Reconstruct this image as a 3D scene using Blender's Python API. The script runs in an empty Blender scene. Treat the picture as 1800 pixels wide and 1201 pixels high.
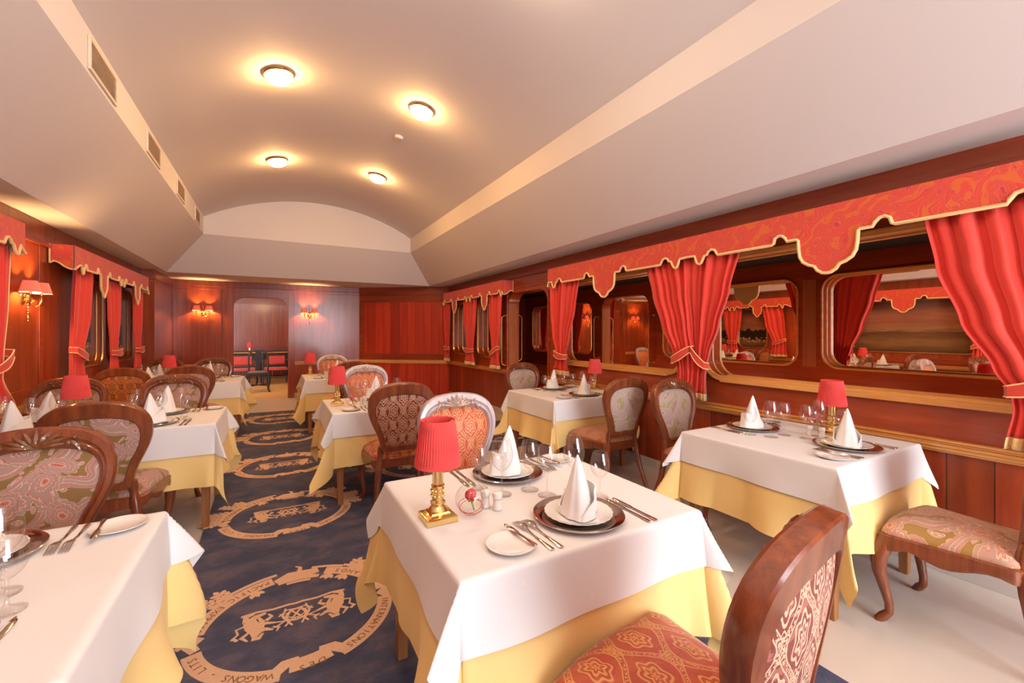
import bpy, bmesh, math, random
from mathutils import Vector, Matrix
random.seed(7)
PI = math.pi
S = bpy.context.scene
C = S.collection
sin, cos = math.sin, math.cos

# ------------------------------------------------------------------ nodes
class NT:
    def __init__(s, name):
        s.m = bpy.data.materials.new(name); s.m.use_nodes = True
        s.t = s.m.node_tree; s.t.nodes.clear()
    def n(s, typ, inp=None, **kw):
        nd = s.t.nodes.new(typ)
        for k, v in kw.items(): setattr(nd, k, v)
        for k, v in (inp or {}).items():
            if isinstance(v, bpy.types.NodeSocket): s.t.links.new(v, nd.inputs[k])
            else: nd.inputs[k].default_value = v
        return nd
    def mt(s, op, a, b=0.0, c=None, clamp=False):
        d = {0: a, 1: b}
        if c is not None: d[2] = c
        return s.n('ShaderNodeMath', d, operation=op, use_clamp=clamp).outputs[0]
    def mix(s, f, a, b, blend='MIX'):
        return s.n('ShaderNodeMixRGB', {'Fac': f, 'Color1': a, 'Color2': b}, blend_type=blend).outputs[0]
    def ramp(s, f, stops, interp='LINEAR'):
        r = s.n('ShaderNodeValToRGB', {'Fac': f}); cr = r.color_ramp; cr.interpolation = interp
        while len(cr.elements) < len(stops): cr.elements.new(0.5)
        for e, (p, c) in zip(cr.elements, stops): e.position = p; e.color = c
        return r.outputs[0]
    def noise(s, vec, scale, detail=2.0, rough=0.5, out='Fac'):
        return s.n('ShaderNodeTexNoise', {'Vector': vec, 'Scale': scale, 'Detail': detail, 'Roughness': rough}).outputs[out]
    def obj(s): return s.n('ShaderNodeTexCoord').outputs['Object']
    def uv(s): return s.n('ShaderNodeTexCoord').outputs['UV']
    def map(s, vec, scale=(1, 1, 1), loc=(0, 0, 0), rot=(0, 0, 0)):
        return s.n('ShaderNodeMapping', {'Vector': vec, 'Scale': scale, 'Location': loc, 'Rotation': rot}).outputs[0]
    def bsdf(s, col, rough=0.5, bump=None, bs=0.3, bd=0.01, **kw):
        b = s.n('ShaderNodeBsdfPrincipled', {'Base Color': col, 'Roughness': rough})
        for k, v in kw.items():
            k = k.replace('_', ' ')
            if isinstance(v, bpy.types.NodeSocket): s.t.links.new(v, b.inputs[k])
            else: b.inputs[k].default_value = v
        if bump is not None:
            bp = s.n('ShaderNodeBump', {'Height': bump, 'Strength': bs, 'Distance': bd})
            s.t.links.new(bp.outputs[0], b.inputs['Normal'])
        return b
    def out(s, sh):
        o = s.n('ShaderNodeOutputMaterial')
        s.t.links.new(sh.outputs[0] if hasattr(sh, 'outputs') else sh, o.inputs[0]); return s.m

def c4(r, g, b): return (r, g, b, 1.0)
def plain(name, col, rough=0.5, **kw):
    t = NT(name); return t.out(t.bsdf(c4(*col), rough, **kw))

def wood(name, dark, light, rough=0.3, scale=1.0, axis='z', coat=0.3, plank=None, plank_axis=1):
    t = NT(name); o = t.obj()
    sc = {'z': (7, 7, .55), 'y': (7, .55, 7), 'x': (.55, 7, 7)}[axis]
    v = t.map(o, tuple(k * scale for k in sc))
    n1 = t.noise(v, 2.2, 6, .62)
    n2 = t.noise(t.map(o, tuple(k * scale * 6 for k in sc)), 3.0, 3, .6)
    f = t.mt('ADD', t.mt('MULTIPLY', n1, .75), t.mt('MULTIPLY', n2, .25))
    col = t.ramp(f, [(.3, c4(*dark)), (.52, c4(*[(a + b) / 2 for a, b in zip(dark, light)])), (.72, c4(*light))])
    bump = None
    if plank:
        sx = t.n('ShaderNodeSeparateXYZ', {0: o}).outputs[plank_axis]
        q = t.mt('DIVIDE', sx, plank)
        fr = t.mt('FRACT', q)
        cell = t.n('ShaderNodeTexWhiteNoise', {'W': t.mt('FLOOR', q)}, noise_dimensions='1D').outputs[0]
        col = t.mix(1.0, col, t.ramp(cell, [(0, c4(.72, .72, .72)), (1, c4(1.15, 1.15, 1.15))]), 'MULTIPLY')
        gap = t.mt('GREATER_THAN', fr, .03)
        col = t.mix(gap, c4(dark[0] * .25, dark[1] * .25, dark[2] * .25), col)
        bump = gap
    return t.out(t.bsdf(col, rough, bump, .6, .003, Coat_Weight=coat, Coat_Roughness=.12))

M = {}
M['wall'] = wood('mahogany_panel', (.19, .027, .007), (.45, .088, .022), .3, .8, 'z', .25)
M['wallh'] = wood('mahogany_rail', (.21, .027, .007), (.44, .078, .02), .3, .8, 'y', .25)
M['plank'] = wood('mahogany_planks', (.20, .025, .008), (.40, .066, .018), .32, .8, 'z', .2, .19, 1)
M['plankx'] = wood('mahogany_boards', (.36, .025, .012), (.60, .062, .022), .36, .8, 'z', .15, .19, 0)
M['wallx'] = wood('mahogany_cross_rail', (.17, .022, .007), (.36, .06, .018), .34, .8, 'x', .2)
M['trim'] = wood('oak_moulding', (.52, .20, .045), (.86, .44, .13), .3, 1.2, 'y', .3)
M['trimx'] = wood('oak_moulding_cross', (.55, .23, .055), (.9, .5, .16), .3, 1.2, 'x', .3)
M['chair'] = wood('walnut_chair', (.11, .022, .008), (.31, .082, .026), .3, 2.0, 'z', .4)
M['leg'] = wood('beech_leg', (.24, .085, .025), (.44, .18, .055), .4, 2.0, 'z', .1)
M['dark'] = wood('ebonised_wood', (.006, .003, .002), (.02, .009, .006), .5, 2.0, 'z', .0)
M['gold'] = plain('polished_brass', (.84, .61, .25), .2, Metallic=1.0)
M['goldr'] = plain('satin_brass', (.8, .55, .24), .3, Metallic=1.0)
M['chrome'] = plain('polished_steel', (.62, .55, .5), .12, Metallic=1.0)
M['porc'] = plain('porcelain', (.82, .79, .75), .15, Coat_Weight=.5)
M['black'] = plain('dark_void', (.012, .012, .014), .7)
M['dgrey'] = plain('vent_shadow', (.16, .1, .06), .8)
M['vent'] = plain('vent_cream', (.8, .66, .52), .45)
M['base'] = plain('grey_skirting', (.55, .5, .46), .4)

t = NT('ceiling_paint'); o = t.obj()
M['ceil'] = t.out(t.bsdf(c4(.725, .672, .652), .75, t.noise(o, 160, 2), .04, .002))
t = NT('floor_vinyl'); o = t.obj()
nn = t.noise(o, 3, 4)
M['floor'] = t.out(t.bsdf(t.mix(nn, c4(.58, .50, .43), c4(.66, .58, .51)), .3, Coat_Weight=.1))
t = NT('back_floor_warm_light'); o = t.obj()
M['floor2'] = t.out(t.bsdf(t.mix(t.noise(o, 3, 4), c4(.62, .34, .1), c4(.72, .42, .15)), .35))  # orange colour stands in for warm lamplight on the floor beyond the doorway

# silver painted chair wood
t = NT('silver_lacquer'); o = t.obj()
M['silver'] = t.out(t.bsdf(t.mix(t.noise(t.map(o, (9, 9, 2)), 3, 4), c4(.36, .28, .28), c4(.6, .51, .52)), .38, Metallic=.35))
t = NT('carving_brown'); o = t.obj()
M['carve'] = t.out(t.bsdf(t.mix(t.noise(o, 60, 3), c4(.07, .02, .008), c4(.27, .10, .035)), .28, Coat_Weight=.5))
t = NT('carving_silver'); o = t.obj()
M['carves'] = t.out(t.bsdf(t.mix(t.noise(o, 60, 3), c4(.28, .17, .12), c4(.72, .6, .52)), .3, Metallic=.4))

# cloths
def cloth(name, c1, c2, sheen=.1):
    t = NT(name); o = t.obj()
    w = t.mt('ADD', t.noise(t.map(o, (1, 1, 1)), 9, 3), t.mt('MULTIPLY', t.noise(o, 420, 1), .25))
    star = t.n('ShaderNodeTexVoronoi', {'Vector': o, 'Scale': 9.0}).outputs['Distance']
    m = t.mt('LESS_THAN', star, .09)
    col = t.mix(t.mt('MULTIPLY', m, .35), t.mix(t.noise(o, 5, 2), c4(*c1), c4(*c2)), c4(*[min(.95, k * 1.06) for k in c2]))
    return t.out(t.bsdf(col, .75, w, .08, .004, Sheen_Weight=sheen))
M['white'] = cloth('white_linen', (.73, .70, .69), (.77, .745, .735))
M['napkin'] = cloth('napkin_linen', (.82, .8, .79), (.86, .84, .83))
M['yellow'] = cloth('yellow_damask', (.83, .56, .19), (.88, .64, .27))

def weave(name, c1, c2, rough=.8, sh=.3):
    t = NT(name); o = t.obj()
    n = t.noise(o, 600, 2)
    return t.out(t.bsdf(t.mix(t.noise(t.map(o, (3, 3, .6)), 6, 3), c4(*c1), c4(*c2)), rough, n, .15, .002, Sheen_Weight=sh))
M['curtain'] = weave('red_curtain_velvet', (.68, .036, .022), (.80, .062, .038))
M['lining'] = weave('beige_lining', (.5, .34, .16), (.56, .4, .2))
M['braid'] = weave('gold_braid', (.82, .52, .2), (.94, .68, .32), .6)
M['fringe'] = weave('gold_hem', (.8, .52, .2), (.86, .6, .28), .6)

# paisley fabric: scalloped teardrops with rings on an olive ground, red bands between
def paisley(name, ground, mauve, cream, red, scale=6.4, k=.6, seed=0.0):
    t = NT(name); uv = t.map(t.uv(), (scale, scale, 1), (seed, seed * .7, 0))
    nz = t.n('ShaderNodeTexNoise', {'Vector': uv, 'Scale': .9, 'Detail': 1.0}).outputs['Color']
    nv = t.n('ShaderNodeVectorMath', {0: nz, 1: (.5, .5, .5)}, operation='SUBTRACT').outputs[0]
    nv = t.n('ShaderNodeVectorMath', {0: nv, 'Scale': k * 2}, operation='SCALE').outputs[0]
    v = t.n('ShaderNodeVectorMath', {0: uv, 1: nv}, operation='ADD').outputs[0]
    vo = t.n('ShaderNodeTexVoronoi', {'Vector': v, 'Scale': 1.0, 'Randomness': .75}, voronoi_dimensions='2D')
    df = t.n('ShaderNodeVectorMath', {0: v, 1: vo.outputs['Position']}, operation='SUBTRACT').outputs[0]
    sp = t.n('ShaderNodeSeparateXYZ', {0: df})
    a = t.mt('ARCTAN2', sp.outputs[1], sp.outputs[0])
    sc = t.mt('ABSOLUTE', t.mt('SINE', t.mt('MULTIPLY', a, 7.0)))
    d = t.mt('SUBTRACT', vo.outputs['Distance'], t.mt('MULTIPLY', sc, .045))
    fine = t.noise(t.uv(), 190, 2, .7)
    d2 = t.mt('ADD', d, t.mt('MULTIPLY', t.mt('SUBTRACT', fine, .5), .07))
    G, V, K, R = c4(*ground), c4(*mauve), c4(*cream), c4(*red)
    inner = t.ramp(d2, [(0, R), (.05, K), (.085, V), (.13, R), (.15, K), (.17, V), (.25, V), (.265, R), (.28, K), (.30, V), (.36, V), (.375, K), (.395, G)], 'CONSTANT')
    wv = t.n('ShaderNodeTexWave', {'Vector': v, 'Scale': .55, 'Distortion': 5.0, 'Detail': 1.0, 'Detail Scale': .8}, bands_direction='DIAGONAL').outputs['Fac']
    wn = t.mt('ADD', wv, t.mt('MULTIPLY', t.mt('SUBTRACT', fine, .5), .12))
    sv = t.n('ShaderNodeTexVoronoi', {'Vector': v, 'Scale': 3.4}, voronoi_dimensions='2D').outputs['Distance']
    sv = t.mt('ADD', sv, t.mt('MULTIPLY', t.mt('SUBTRACT', fine, .5), .16))
    GF = t.ramp(sv, [(0, R), (.07, K), (.13, V), (.21, K), (.25, G)], 'CONSTANT')
    band = t.ramp(wn, [(0, G), (.44, K), (.47, R), (.53, V), (.74, R), (.79, V), (.9, K), (.94, V)], 'CONSTANT')
    gb = t.mix(t.mt('LESS_THAN', wn, .44), band, GF)
    col = t.mix(t.mt('LESS_THAN', d, .385), gb, inner)
    h = t.mt('MULTIPLY', fine, .5)
    return t.out(t.bsdf(col, .7, h, .2, .002, Sheen_Weight=.2))
M['pais'] = paisley('paisley_olive_rose', (.21, .112, .028), (.34, .20, .155), (.56, .37, .28), (.44, .085, .05), 7.2)
M['pais2'] = paisley('paisley_olive_pink', (.33, .165, .03), (.46, .25, .17), (.68, .45, .28), (.58, .15, .08), 6.2, .6, 3.3)
M['pais3'] = paisley('paisley_pale_green', (.37, .30, .13), (.44, .33, .29), (.58, .46, .39), (.42, .22, .15), 6.6, .55, 1.7)
M['seatr'] = paisley('rust_paisley_seat', (.33, .11, .035), (.40, .16, .075), (.46, .22, .10), (.38, .09, .04), 7.0, .5, 2.2)
M['valance'] = paisley('scarlet_paisley', (.66, .115, .02), (.66, .055, .03), (.66, .12, .06), (.52, .035, .05), 8.0, 1.0, 5.0)

# damask: mirrored ogee lattice with flower heads
def damask(name, ground, blotch, line, w=.072, hgt=.215):
    t = NT(name); uv = t.uv()
    dn = t.n('ShaderNodeTexNoise', {'Vector': uv, 'Scale': 18.0, 'Detail': 1.0}).outputs['Color']
    dn = t.n('ShaderNodeVectorMath', {0: t.n('ShaderNodeVectorMath', {0: dn, 1: (.5, .5, .5)}, operation='SUBTRACT').outputs[0], 'Scale': .012}, operation='SCALE').outputs[0]
    p = t.n('ShaderNodeSeparateXYZ', {0: t.n('ShaderNodeVectorMath', {0: uv, 1: dn}, operation='ADD').outputs[0]})
    X = t.mt('PINGPONG', p.outputs[0], w)
    par = t.mt('MODULO', t.mt('FLOOR', t.mt('DIVIDE', t.mt('ADD', p.outputs[0], 10 * w + w * .0), w)), 2.0)
    y = t.mt('DIVIDE', p.outputs[1], hgt)
    sy = t.mt('SINE', t.mt('MULTIPLY', y, 2 * PI))
    og = t.mt('SUBTRACT', X, t.mt('ADD', w * .5, t.mt('MULTIPLY', sy, w * .42)))
    fine = t.n('ShaderNodeTexVoronoi', {'Vector': uv, 'Scale': 130.0}, voronoi_dimensions='2D').outputs['Distance']
    aog = t.mt('ABSOLUTE', og)
    l1 = t.mt('LESS_THAN', t.mt('ABSOLUTE', t.mt('SUBTRACT', aog, .010)), .0023)
    l2 = t.mt('MULTIPLY', t.mt('LESS_THAN', aog, .006), t.mt('LESS_THAN', fine, .36))
    # flower heads on the two axes, half a period apart
    def flower(xa, ya, r):
        fy = t.mt('MULTIPLY', t.mt('SUBTRACT', t.mt('FRACT', t.mt('ADD', y, ya)), .5), hgt * .62)
        fx = t.mt('SUBTRACT', X, xa)
        dd = t.mt('SQRT', t.mt('ADD', t.mt('MULTIPLY', fx, fx), t.mt('MULTIPLY', fy, fy)))
        an = t.mt('ARCTAN2', fy, fx)
        dd = t.mt('ADD', dd, t.mt('MULTIPLY', t.mt('COSINE', t.mt('MULTIPLY', an, 6.0)), r * .12))
        rings = t.mt('GREATER_THAN', t.mt('SINE', t.mt('MULTIPLY', dd, 2 * PI / (r * .42))), .05)
        return t.mt('MULTIPLY', rings, t.mt('LESS_THAN', dd, r))
    f1 = flower(0.0, .25, .034); f2 = flower(w, .75, .034); f3 = flower(0.0, .72, .02); f4 = flower(w, .22, .02)
    ln = t.mt('MAXIMUM', t.mt('MAXIMUM', l1, l2), t.mt('MAXIMUM', t.mt('MAXIMUM', f1, f2), t.mt('MAXIMUM', f3, f4)))
    bl = t.mt('GREATER_THAN', t.noise(uv, 22, 3, .6), .53)
    col = t.mix(ln, t.mix(bl, c4(*ground), c4(*blotch)), c4(*line))
    return t.out(t.bsdf(col, .5, ln, .25, .002, Sheen_Weight=.2))
M['dam'] = damask('damask_crimson_silver', (.20, .022, .012), (.36, .10, .065), (.62, .40, .25))
M['dam2'] = damask('damask_orange_gold', (.52, .07, .022), (.56, .10, .035), (.66, .33, .13))
M['dam3'] = damask('damask_amber_black', (.55, .17, .025), (.5, .14, .02), (.09, .02, .008))
M['damseat'] = damask('damask_rust_seat', (.42, .055, .016), (.46, .075, .022), (.62, .27, .08), .085, .25)

# carpet
t = NT('navy_carpet_pile'); o = t.obj()
cl = t.noise(t.map(o, (1, 1.5, 1)), 4.2, 6, .68); fn = t.noise(o, 190, 3, .7)
col = t.ramp(cl, [(.39, c4(.014, .028, .085)), (.5, c4(.040, .050, .110)), (.62, c4(.105, .085, .125))])
col = t.mix(t.mt('MULTIPLY', t.mt('POWER', fn, 2.0), .7), col, c4(.12, .10, .13))
M['rug'] = t.out(t.bsdf(col, .95, fn, .8, .006, Sheen_Weight=.06))
t = NT('beige_carpet_pile'); o = t.obj(); fn = t.noise(o, 240, 2)
M['rugb'] = t.out(t.bsdf(t.mix(fn, c4(.55, .31, .18), c4(.86, .58, .40)), .95, fn, .8, .006))
M['rugl'] = plain('brown_carpet_letters', (.22, .11, .055), .95)

# thin clear glass: facing-dependent mirror film over clear, pale edge haze painted in
t = NT('clear_glass')
lw = t.n('ShaderNodeLayerWeight', {'Blend': .22})
f = t.mt('ADD', .085, t.mt('MULTIPLY', t.mt('POWER', lw.outputs['Facing'], 3.0), .72), clamp=True)
tr = t.n('ShaderNodeBsdfTransparent', {'Color': t.mix(t.mt('POWER', lw.outputs['Facing'], 2.2), c4(.98, .975, .97), c4(.52, .49, .47))})
gl = t.n('ShaderNodeBsdfGlossy', {'Color': c4(.95, .95, .95), 'Roughness': .03})
df = t.n('ShaderNodeBsdfTranslucent', {'Color': c4(.9, .88, .86)})
hz = t.n('ShaderNodeMixShader', {0: t.mt('MULTIPLY', t.mt('POWER', lw.outputs['Facing'], 5.0), .30), 1: tr.outputs[0], 2: df.outputs[0]})
M['glass'] = t.out(t.n('ShaderNodeMixShader', {0: f, 1: hz.outputs[0], 2: gl.outputs[0]}))
t = NT('tinted_mirror')
M['mirror'] = t.out(t.n('ShaderNodeBsdfGlossy', {'Color': c4(1.0, .84, .70), 'Roughness': .004}))

def emit(name, col, k):
    t = NT(name); return t.out(t.n('ShaderNodeEmission', {'Color': c4(*col), 'Strength': k}))
DOME = 95.0
M['dome'] = emit('lit_opal_glass', (1.0, .55, .20), DOME * 1.2)
M['dome2'] = emit('lit_opal_glass_pale', (1.0, .76, .52), DOME * .8)
M['bulb'] = emit('lit_bulb', (1.0, .60, .24), 150.0)
def shade(name, c):
    t = NT(name)
    a = t.n('ShaderNodeBsdfDiffuse', {'Color': c4(*c), 'Roughness': .8})
    b = t.n('ShaderNodeBsdfTranslucent', {'Color': c4(*c)})
    return t.out(t.n('ShaderNodeMixShader', {0: .35, 1: a.outputs[0], 2: b.outputs[0]}))
M['shade'] = shade('red_pleated_silk', (.90, .14, .13))
M['sshade'] = shade('pink_sconce_silk', (.93, .42, .32))
M['rose'] = plain('red_rose', (.6, .02, .03), .6)
M['green'] = plain('rose_sepal', (.25, .4, .04), .5)
M['redvel'] = weave('red_cushion', (.36, .02, .015), (.44, .035, .02))
M['flame'] = plain('red_cord', (.6, .03, .05), .4)

# landscape prints in the left windows
def landscape(name, seed, trees):
    t = NT(name); uv = t.uv(); p = t.n('ShaderNodeSeparateXYZ', {0: uv})
    st = t.noise(t.map(uv, (1.2, 9, 1), (seed, seed, 0), (0, 0, .12)), 1.6, 5, .6)
    yy = t.mt('ADD', p.outputs[1], t.mt('MULTIPLY', t.mt('SUBTRACT', st, .5), .35))
    col = t.ramp(yy, [(.0, c4(.09, .05, .02)), (.2, c4(.24, .13, .05)), (.38, c4(.12, .06, .025)), (.47, c4(.34, .17, .08)), (.6, c4(.30, .11, .06)), (.75, c4(.42, .16, .09)), (1, c4(.2, .1, .07))])
    if trees:
        blob = t.noise(t.map(uv, (7, 7, 1), (seed, 0, 0)), 1.3, 4, .6)
        edge = t.mt('ADD', .46, t.mt('MULTIPLY', t.mt('SUBTRACT', blob, .5), .5))
        m = t.mt('MULTIPLY', t.mt('LESS_THAN', p.outputs[1], edge), t.mt('GREATER_THAN', p.outputs[1], .2))
        col = t.mix(m, col, c4(.02, .014, .01))
        hs = t.n('ShaderNodeTexVoronoi', {'Vector': t.map(uv, (11, 16, 1)), 'Scale': 1.0}, voronoi_dimensions='2D').outputs['Distance']
        hm = t.mt('MULTIPLY', t.mt('LESS_THAN', hs, .33), t.mt('MULTIPLY', t.mt('LESS_THAN', p.outputs[1], .27), t.mt('GREATER_THAN', p.outputs[1], .14)))
        col = t.mix(hm, col, c4(.5, .3, .2))
    return t.out(t.bsdf(col, .35))
M['land1'] = landscape('painted_fields', 2.0, False)
M['land2'] = landscape('painted_village', 5.0, True)

# ------------------------------------------------------------------ mesh builder
class MB:
    def __init__(s): s.v = []; s.f = []; s.m = []; s.uvs = None; s.flat = set()
    def add(s, vs, fs, mi=0, uv=None, flat=False):
        b = len(s.v); s.v += [tuple(p) for p in vs]
        if uv is not None or s.uvs is not None:
            if s.uvs is None: s.uvs = [(0, 0)] * b
            s.uvs += list(uv) if uv is not None else [(0, 0)] * len(vs)
        for f in fs:
            if flat: s.flat.add(len(s.f))
            s.f.append(tuple(i + b for i in f)); s.m.append(mi)
        return s
    def box(s, lo, hi, mi=0):
        x0, y0, z0 = lo; x1, y1, z1 = hi
        vs = [(x0, y0, z0), (x1, y0, z0), (x1, y1, z0), (x0, y1, z0), (x0, y0, z1), (x1, y0, z1), (x1, y1, z1), (x0, y1, z1)]
        return s.add(vs, [(0, 3, 2, 1), (4, 5, 6, 7), (0, 1, 5, 4), (1, 2, 6, 5), (2, 3, 7, 6), (3, 0, 4, 7)], mi, flat=True)
    def obox(s, c, sz, rz=0, rx=0, ry=0, mi=0):
        R = Matrix.Rotation(rz, 3, 'Z') @ Matrix.Rotation(ry, 3, 'Y') @ Matrix.Rotation(rx, 3, 'X')
        a, b, d = [k / 2 for k in sz]
        vs = [Vector(c) + R @ Vector(p) for p in [(-a, -b, -d), (a, -b, -d), (a, b, -d), (-a, b, -d), (-a, -b, d), (a, -b, d), (a, b, d), (-a, b, d)]]
        return s.add(vs, [(0, 3, 2, 1), (4, 5, 6, 7), (0, 1, 5, 4), (1, 2, 6, 5), (2, 3, 7, 6), (3, 0, 4, 7)], mi, flat=True)
    def rings(s, rs, closed=False, caps=True, mi=0, uv=None):
        n = len(rs[0]); vs = [p for r in rs for p in r]; fs = []
        k = len(rs)
        for i in range(k if closed else k - 1):
            a, b = i * n, ((i + 1) % k) * n
            for j in range(n):
                q = (j + 1) % n
                fs.append((a + j, a + q, b + q, b + j))
        if caps and not closed:
            fs.append(tuple(range(n - 1, -1, -1))); fs.append(tuple((k - 1) * n + j for j in range(n)))
        return s.add(vs, fs, mi, uv)
    def lathe(s, prof, c=(0, 0, 0), n=24, mi=0, caps=False):
        rs = [[(c[0] + r * cos(2 * PI * j / n), c[1] + r * sin(2 * PI * j / n), c[2] + z) for j in range(n)] for r, z in prof]
        return s.rings(rs, False, caps, mi)
    def tube(s, path, rad, n=8, closed=False, mi=0, sx=1.0, sy=1.0, up=None, caps=True):
        P = [Vector(p) for p in path]; k = len(P)
        if not hasattr(rad, '__len__'): rad = [rad] * k
        rs = []; N = None
        for i in range(k):
            if closed: T = (P[(i + 1) % k] - P[i - 1])
            else: T = (P[min(i + 1, k - 1)] - P[max(i - 1, 0)])
            T.normalize()
            if up is not None: N = Vector(up)
            if N is None: N = Vector((0, 0, 1)) if abs(T.z) < .9 else Vector((1, 0, 0))
            N = (N - T * N.dot(T))
            if N.length < 1e-6: N = T.orthogonal()
            N.normalize(); B = T.cross(N)
            rs.append([P[i] + (N * cos(2 * PI * j / n + PI / n) * sx + B * sin(2 * PI * j / n + PI / n) * sy) * rad[i] for j in range(n)])
        return s.rings(rs, closed, caps, mi)
    def sphere(s, c, r, n=12, m=8, mi=0, R=None):
        if not hasattr(r, '__len__'): r = (r, r, r)
        vs = []
        for i in range(m + 1):
            th = PI * i / m
            for j in range(n):
                p = Vector((r[0] * sin(th) * cos(2 * PI * j / n), r[1] * sin(th) * sin(2 * PI * j / n), r[2] * cos(th)))
                if R is not None: p = R @ p
                vs.append(Vector(c) + p)
        fs = [(i * n + j, (i + 1) * n + j, (i + 1) * n + (j + 1) % n, i * n + (j + 1) % n) for i in range(m) for j in range(n)]
        return s.add(vs, fs, mi)
    def grid(s, fn, nu, nv, mi=0, uvf=None):
        vs = [fn(i / nu, j / nv) for j in range(nv + 1) for i in range(nu + 1)]
        uv = [uvf(i / nu, j / nv) for j in range(nv + 1) for i in range(nu + 1)] if uvf else None
        fs = [(j * (nu + 1) + i, j * (nu + 1) + i + 1, (j + 1) * (nu + 1) + i + 1, (j + 1) * (nu + 1) + i) for j in range(nv) for i in range(nu)]
        return s.add(vs, fs, mi, uv)
    def prism(s, out, lo, hi, axis='z', mi=0):
        def mk(p, h): return (p[0], p[1], h) if axis == 'z' else ((h, p[0], p[1]) if axis == 'x' else (p[0], h, p[1]))
        n = len(out); vs = [mk(p, lo) for p in out] + [mk(p, hi) for p in out]
        fs = [tuple(range(n - 1, -1, -1)), tuple(range(n, 2 * n))] + [(i, (i + 1) % n, n + (i + 1) % n, n + i) for i in range(n)]
        return s.add(vs, fs, mi, flat=True)
    def mesh(s, name, mats, sharp=None, smooth=True):
        me = bpy.data.meshes.new(name); me.from_pydata([tuple(p) for p in s.v], [], s.f)
        for m in (mats if isinstance(mats, (list, tuple)) else [mats]): me.materials.append(m)
        me.polygons.foreach_set('material_index', s.m)
        me.polygons.foreach_set('use_smooth', [smooth and (i not in s.flat) for i in range(len(s.f))])
        if s.uvs is not None:
            ul = me.uv_layers.new(name='UVMap')
            for l in me.loops: ul.data[l.index].uv = s.uvs[l.vertex_index]
        bm = bmesh.new(); bm.from_mesh(me); bmesh.ops.recalc_face_normals(bm, faces=bm.faces); bm.to_mesh(me); bm.free()
        if sharp is not None:
            try: me.set_sharp_from_angle(angle=math.radians(sharp))
            except Exception: pass
        me.update(); return me
    def obj(s, name, mats, parent=None, loc=(0, 0, 0), sharp=40, bevel=0, smooth=True):
        return link(name, s.mesh(name, mats, sharp, smooth), parent, loc, bevel)

def link(name, me, parent=None, loc=(0, 0, 0), bevel=0):
    o = bpy.data.objects.new(name, me); C.objects.link(o); o.location = loc
    if parent is not None: o.parent = parent
    if bevel:
        b = o.modifiers.new('bevel', 'BEVEL'); b.width = bevel; b.segments = 2; b.limit_method = 'ANGLE'
    return o
def tag(o, label, cat, group=None):
    o['label'] = label; o['category'] = cat
    if group: o['group'] = group
    return o
def thing(name, label, cat, loc=(0, 0, 0), rz=0, group=None):
    o = bpy.data.objects.new(name, None); C.objects.link(o); o.location = loc; o.rotation_euler = (0, 0, rz)
    o.empty_display_size = .05
    return tag(o, label, cat, group)
def struct(o):
    o['kind'] = 'structure'; return o
def dup(root, loc, rz=0, label=None, group=None, scale=None):
    r = root.copy(); C.objects.link(r); r.location = loc; r.rotation_euler = (0, 0, rz)
    if scale: r.scale = scale
    if label: r['label'] = label
    if group: r['group'] = group
    for ch in list(root.children):
        c = ch.copy(); C.objects.link(c); c.parent = r
        for g in list(ch.children):
            d = g.copy(); C.objects.link(d); d.parent = c
    return r

def rrect(x0, x1, z0, z1, r, n=6, bottom=True):
    p = []
    for cx, cz, a in ((x1 - r, z1 - r, 0), (x0 + r, z1 - r, 90), (x0 + r, z0 + r, 180), (x1 - r, z0 + r, 270)):
        if a >= 180 and not bottom:
            p.append((x0, z0) if a == 180 else (x1, z0)); continue
        for i in range(n + 1):
            q = math.radians(a + 90 * i / n); p.append((cx + r * cos(q), cz + r * sin(q)))
    return p

def holed_slab(name, outer, holes, lo, hi, axis, mat):
    """flat slab with rounded openings; outer / holes in the slab's own plane"""
    bm = bmesh.new()
    def mk(p, h): return (h, p[0], p[1]) if axis == 'x' else (p[0], h, p[1])
    edges = []
    for loop in [outer] + holes:
        vs = [bm.verts.new(mk(p, lo)) for p in loop]
        edges += [bm.edges.new((vs[i], vs[(i + 1) % len(vs)])) for i in range(len(vs))]
    bmesh.ops.triangle_fill(bm, edges=edges, use_beauty=True)
    ex = bmesh.ops.extrude_face_region(bm, geom=list(bm.faces))
    d = Vector((hi - lo, 0, 0)) if axis == 'x' else Vector((0, hi - lo, 0))
    bmesh.ops.translate(bm, vec=d, verts=[g for g in ex['geom'] if isinstance(g, bmesh.types.BMVert)])
    bmesh.ops.recalc_face_normals(bm, faces=bm.faces)
    me = bpy.data.meshes.new(name); bm.to_mesh(me); bm.free(); me.materials.append(mat)
    return link(name, me)

# ------------------------------------------------------------------ room
XL, XR, YF, YB = -1.876, 3.40, 10.30, -3.2
ZT, ZS, ZV = 2.416, 3.0, 3.28
SL, SR = -1.588, 2.98         # soffit inner edges
VL, VR = -1.008, 2.40         # strips
CX = .696
Rv = (1.704 ** 2 + .46 ** 2) / .92
def zv(x): return ZV - (Rv - .46) + math.sqrt(Rv * Rv - (x - CX) ** 2)

b = MB(); b.box((XL - .3, YB - .3, -.1), (4.7, YF + .1, 0))
struct(b.obj('floor', M['floor']))
b = MB(); b.box((-3.0, YF + .1, -.1), (2.4, 16.4, 0))
struct(b.obj('floor', M['floor2']))

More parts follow.
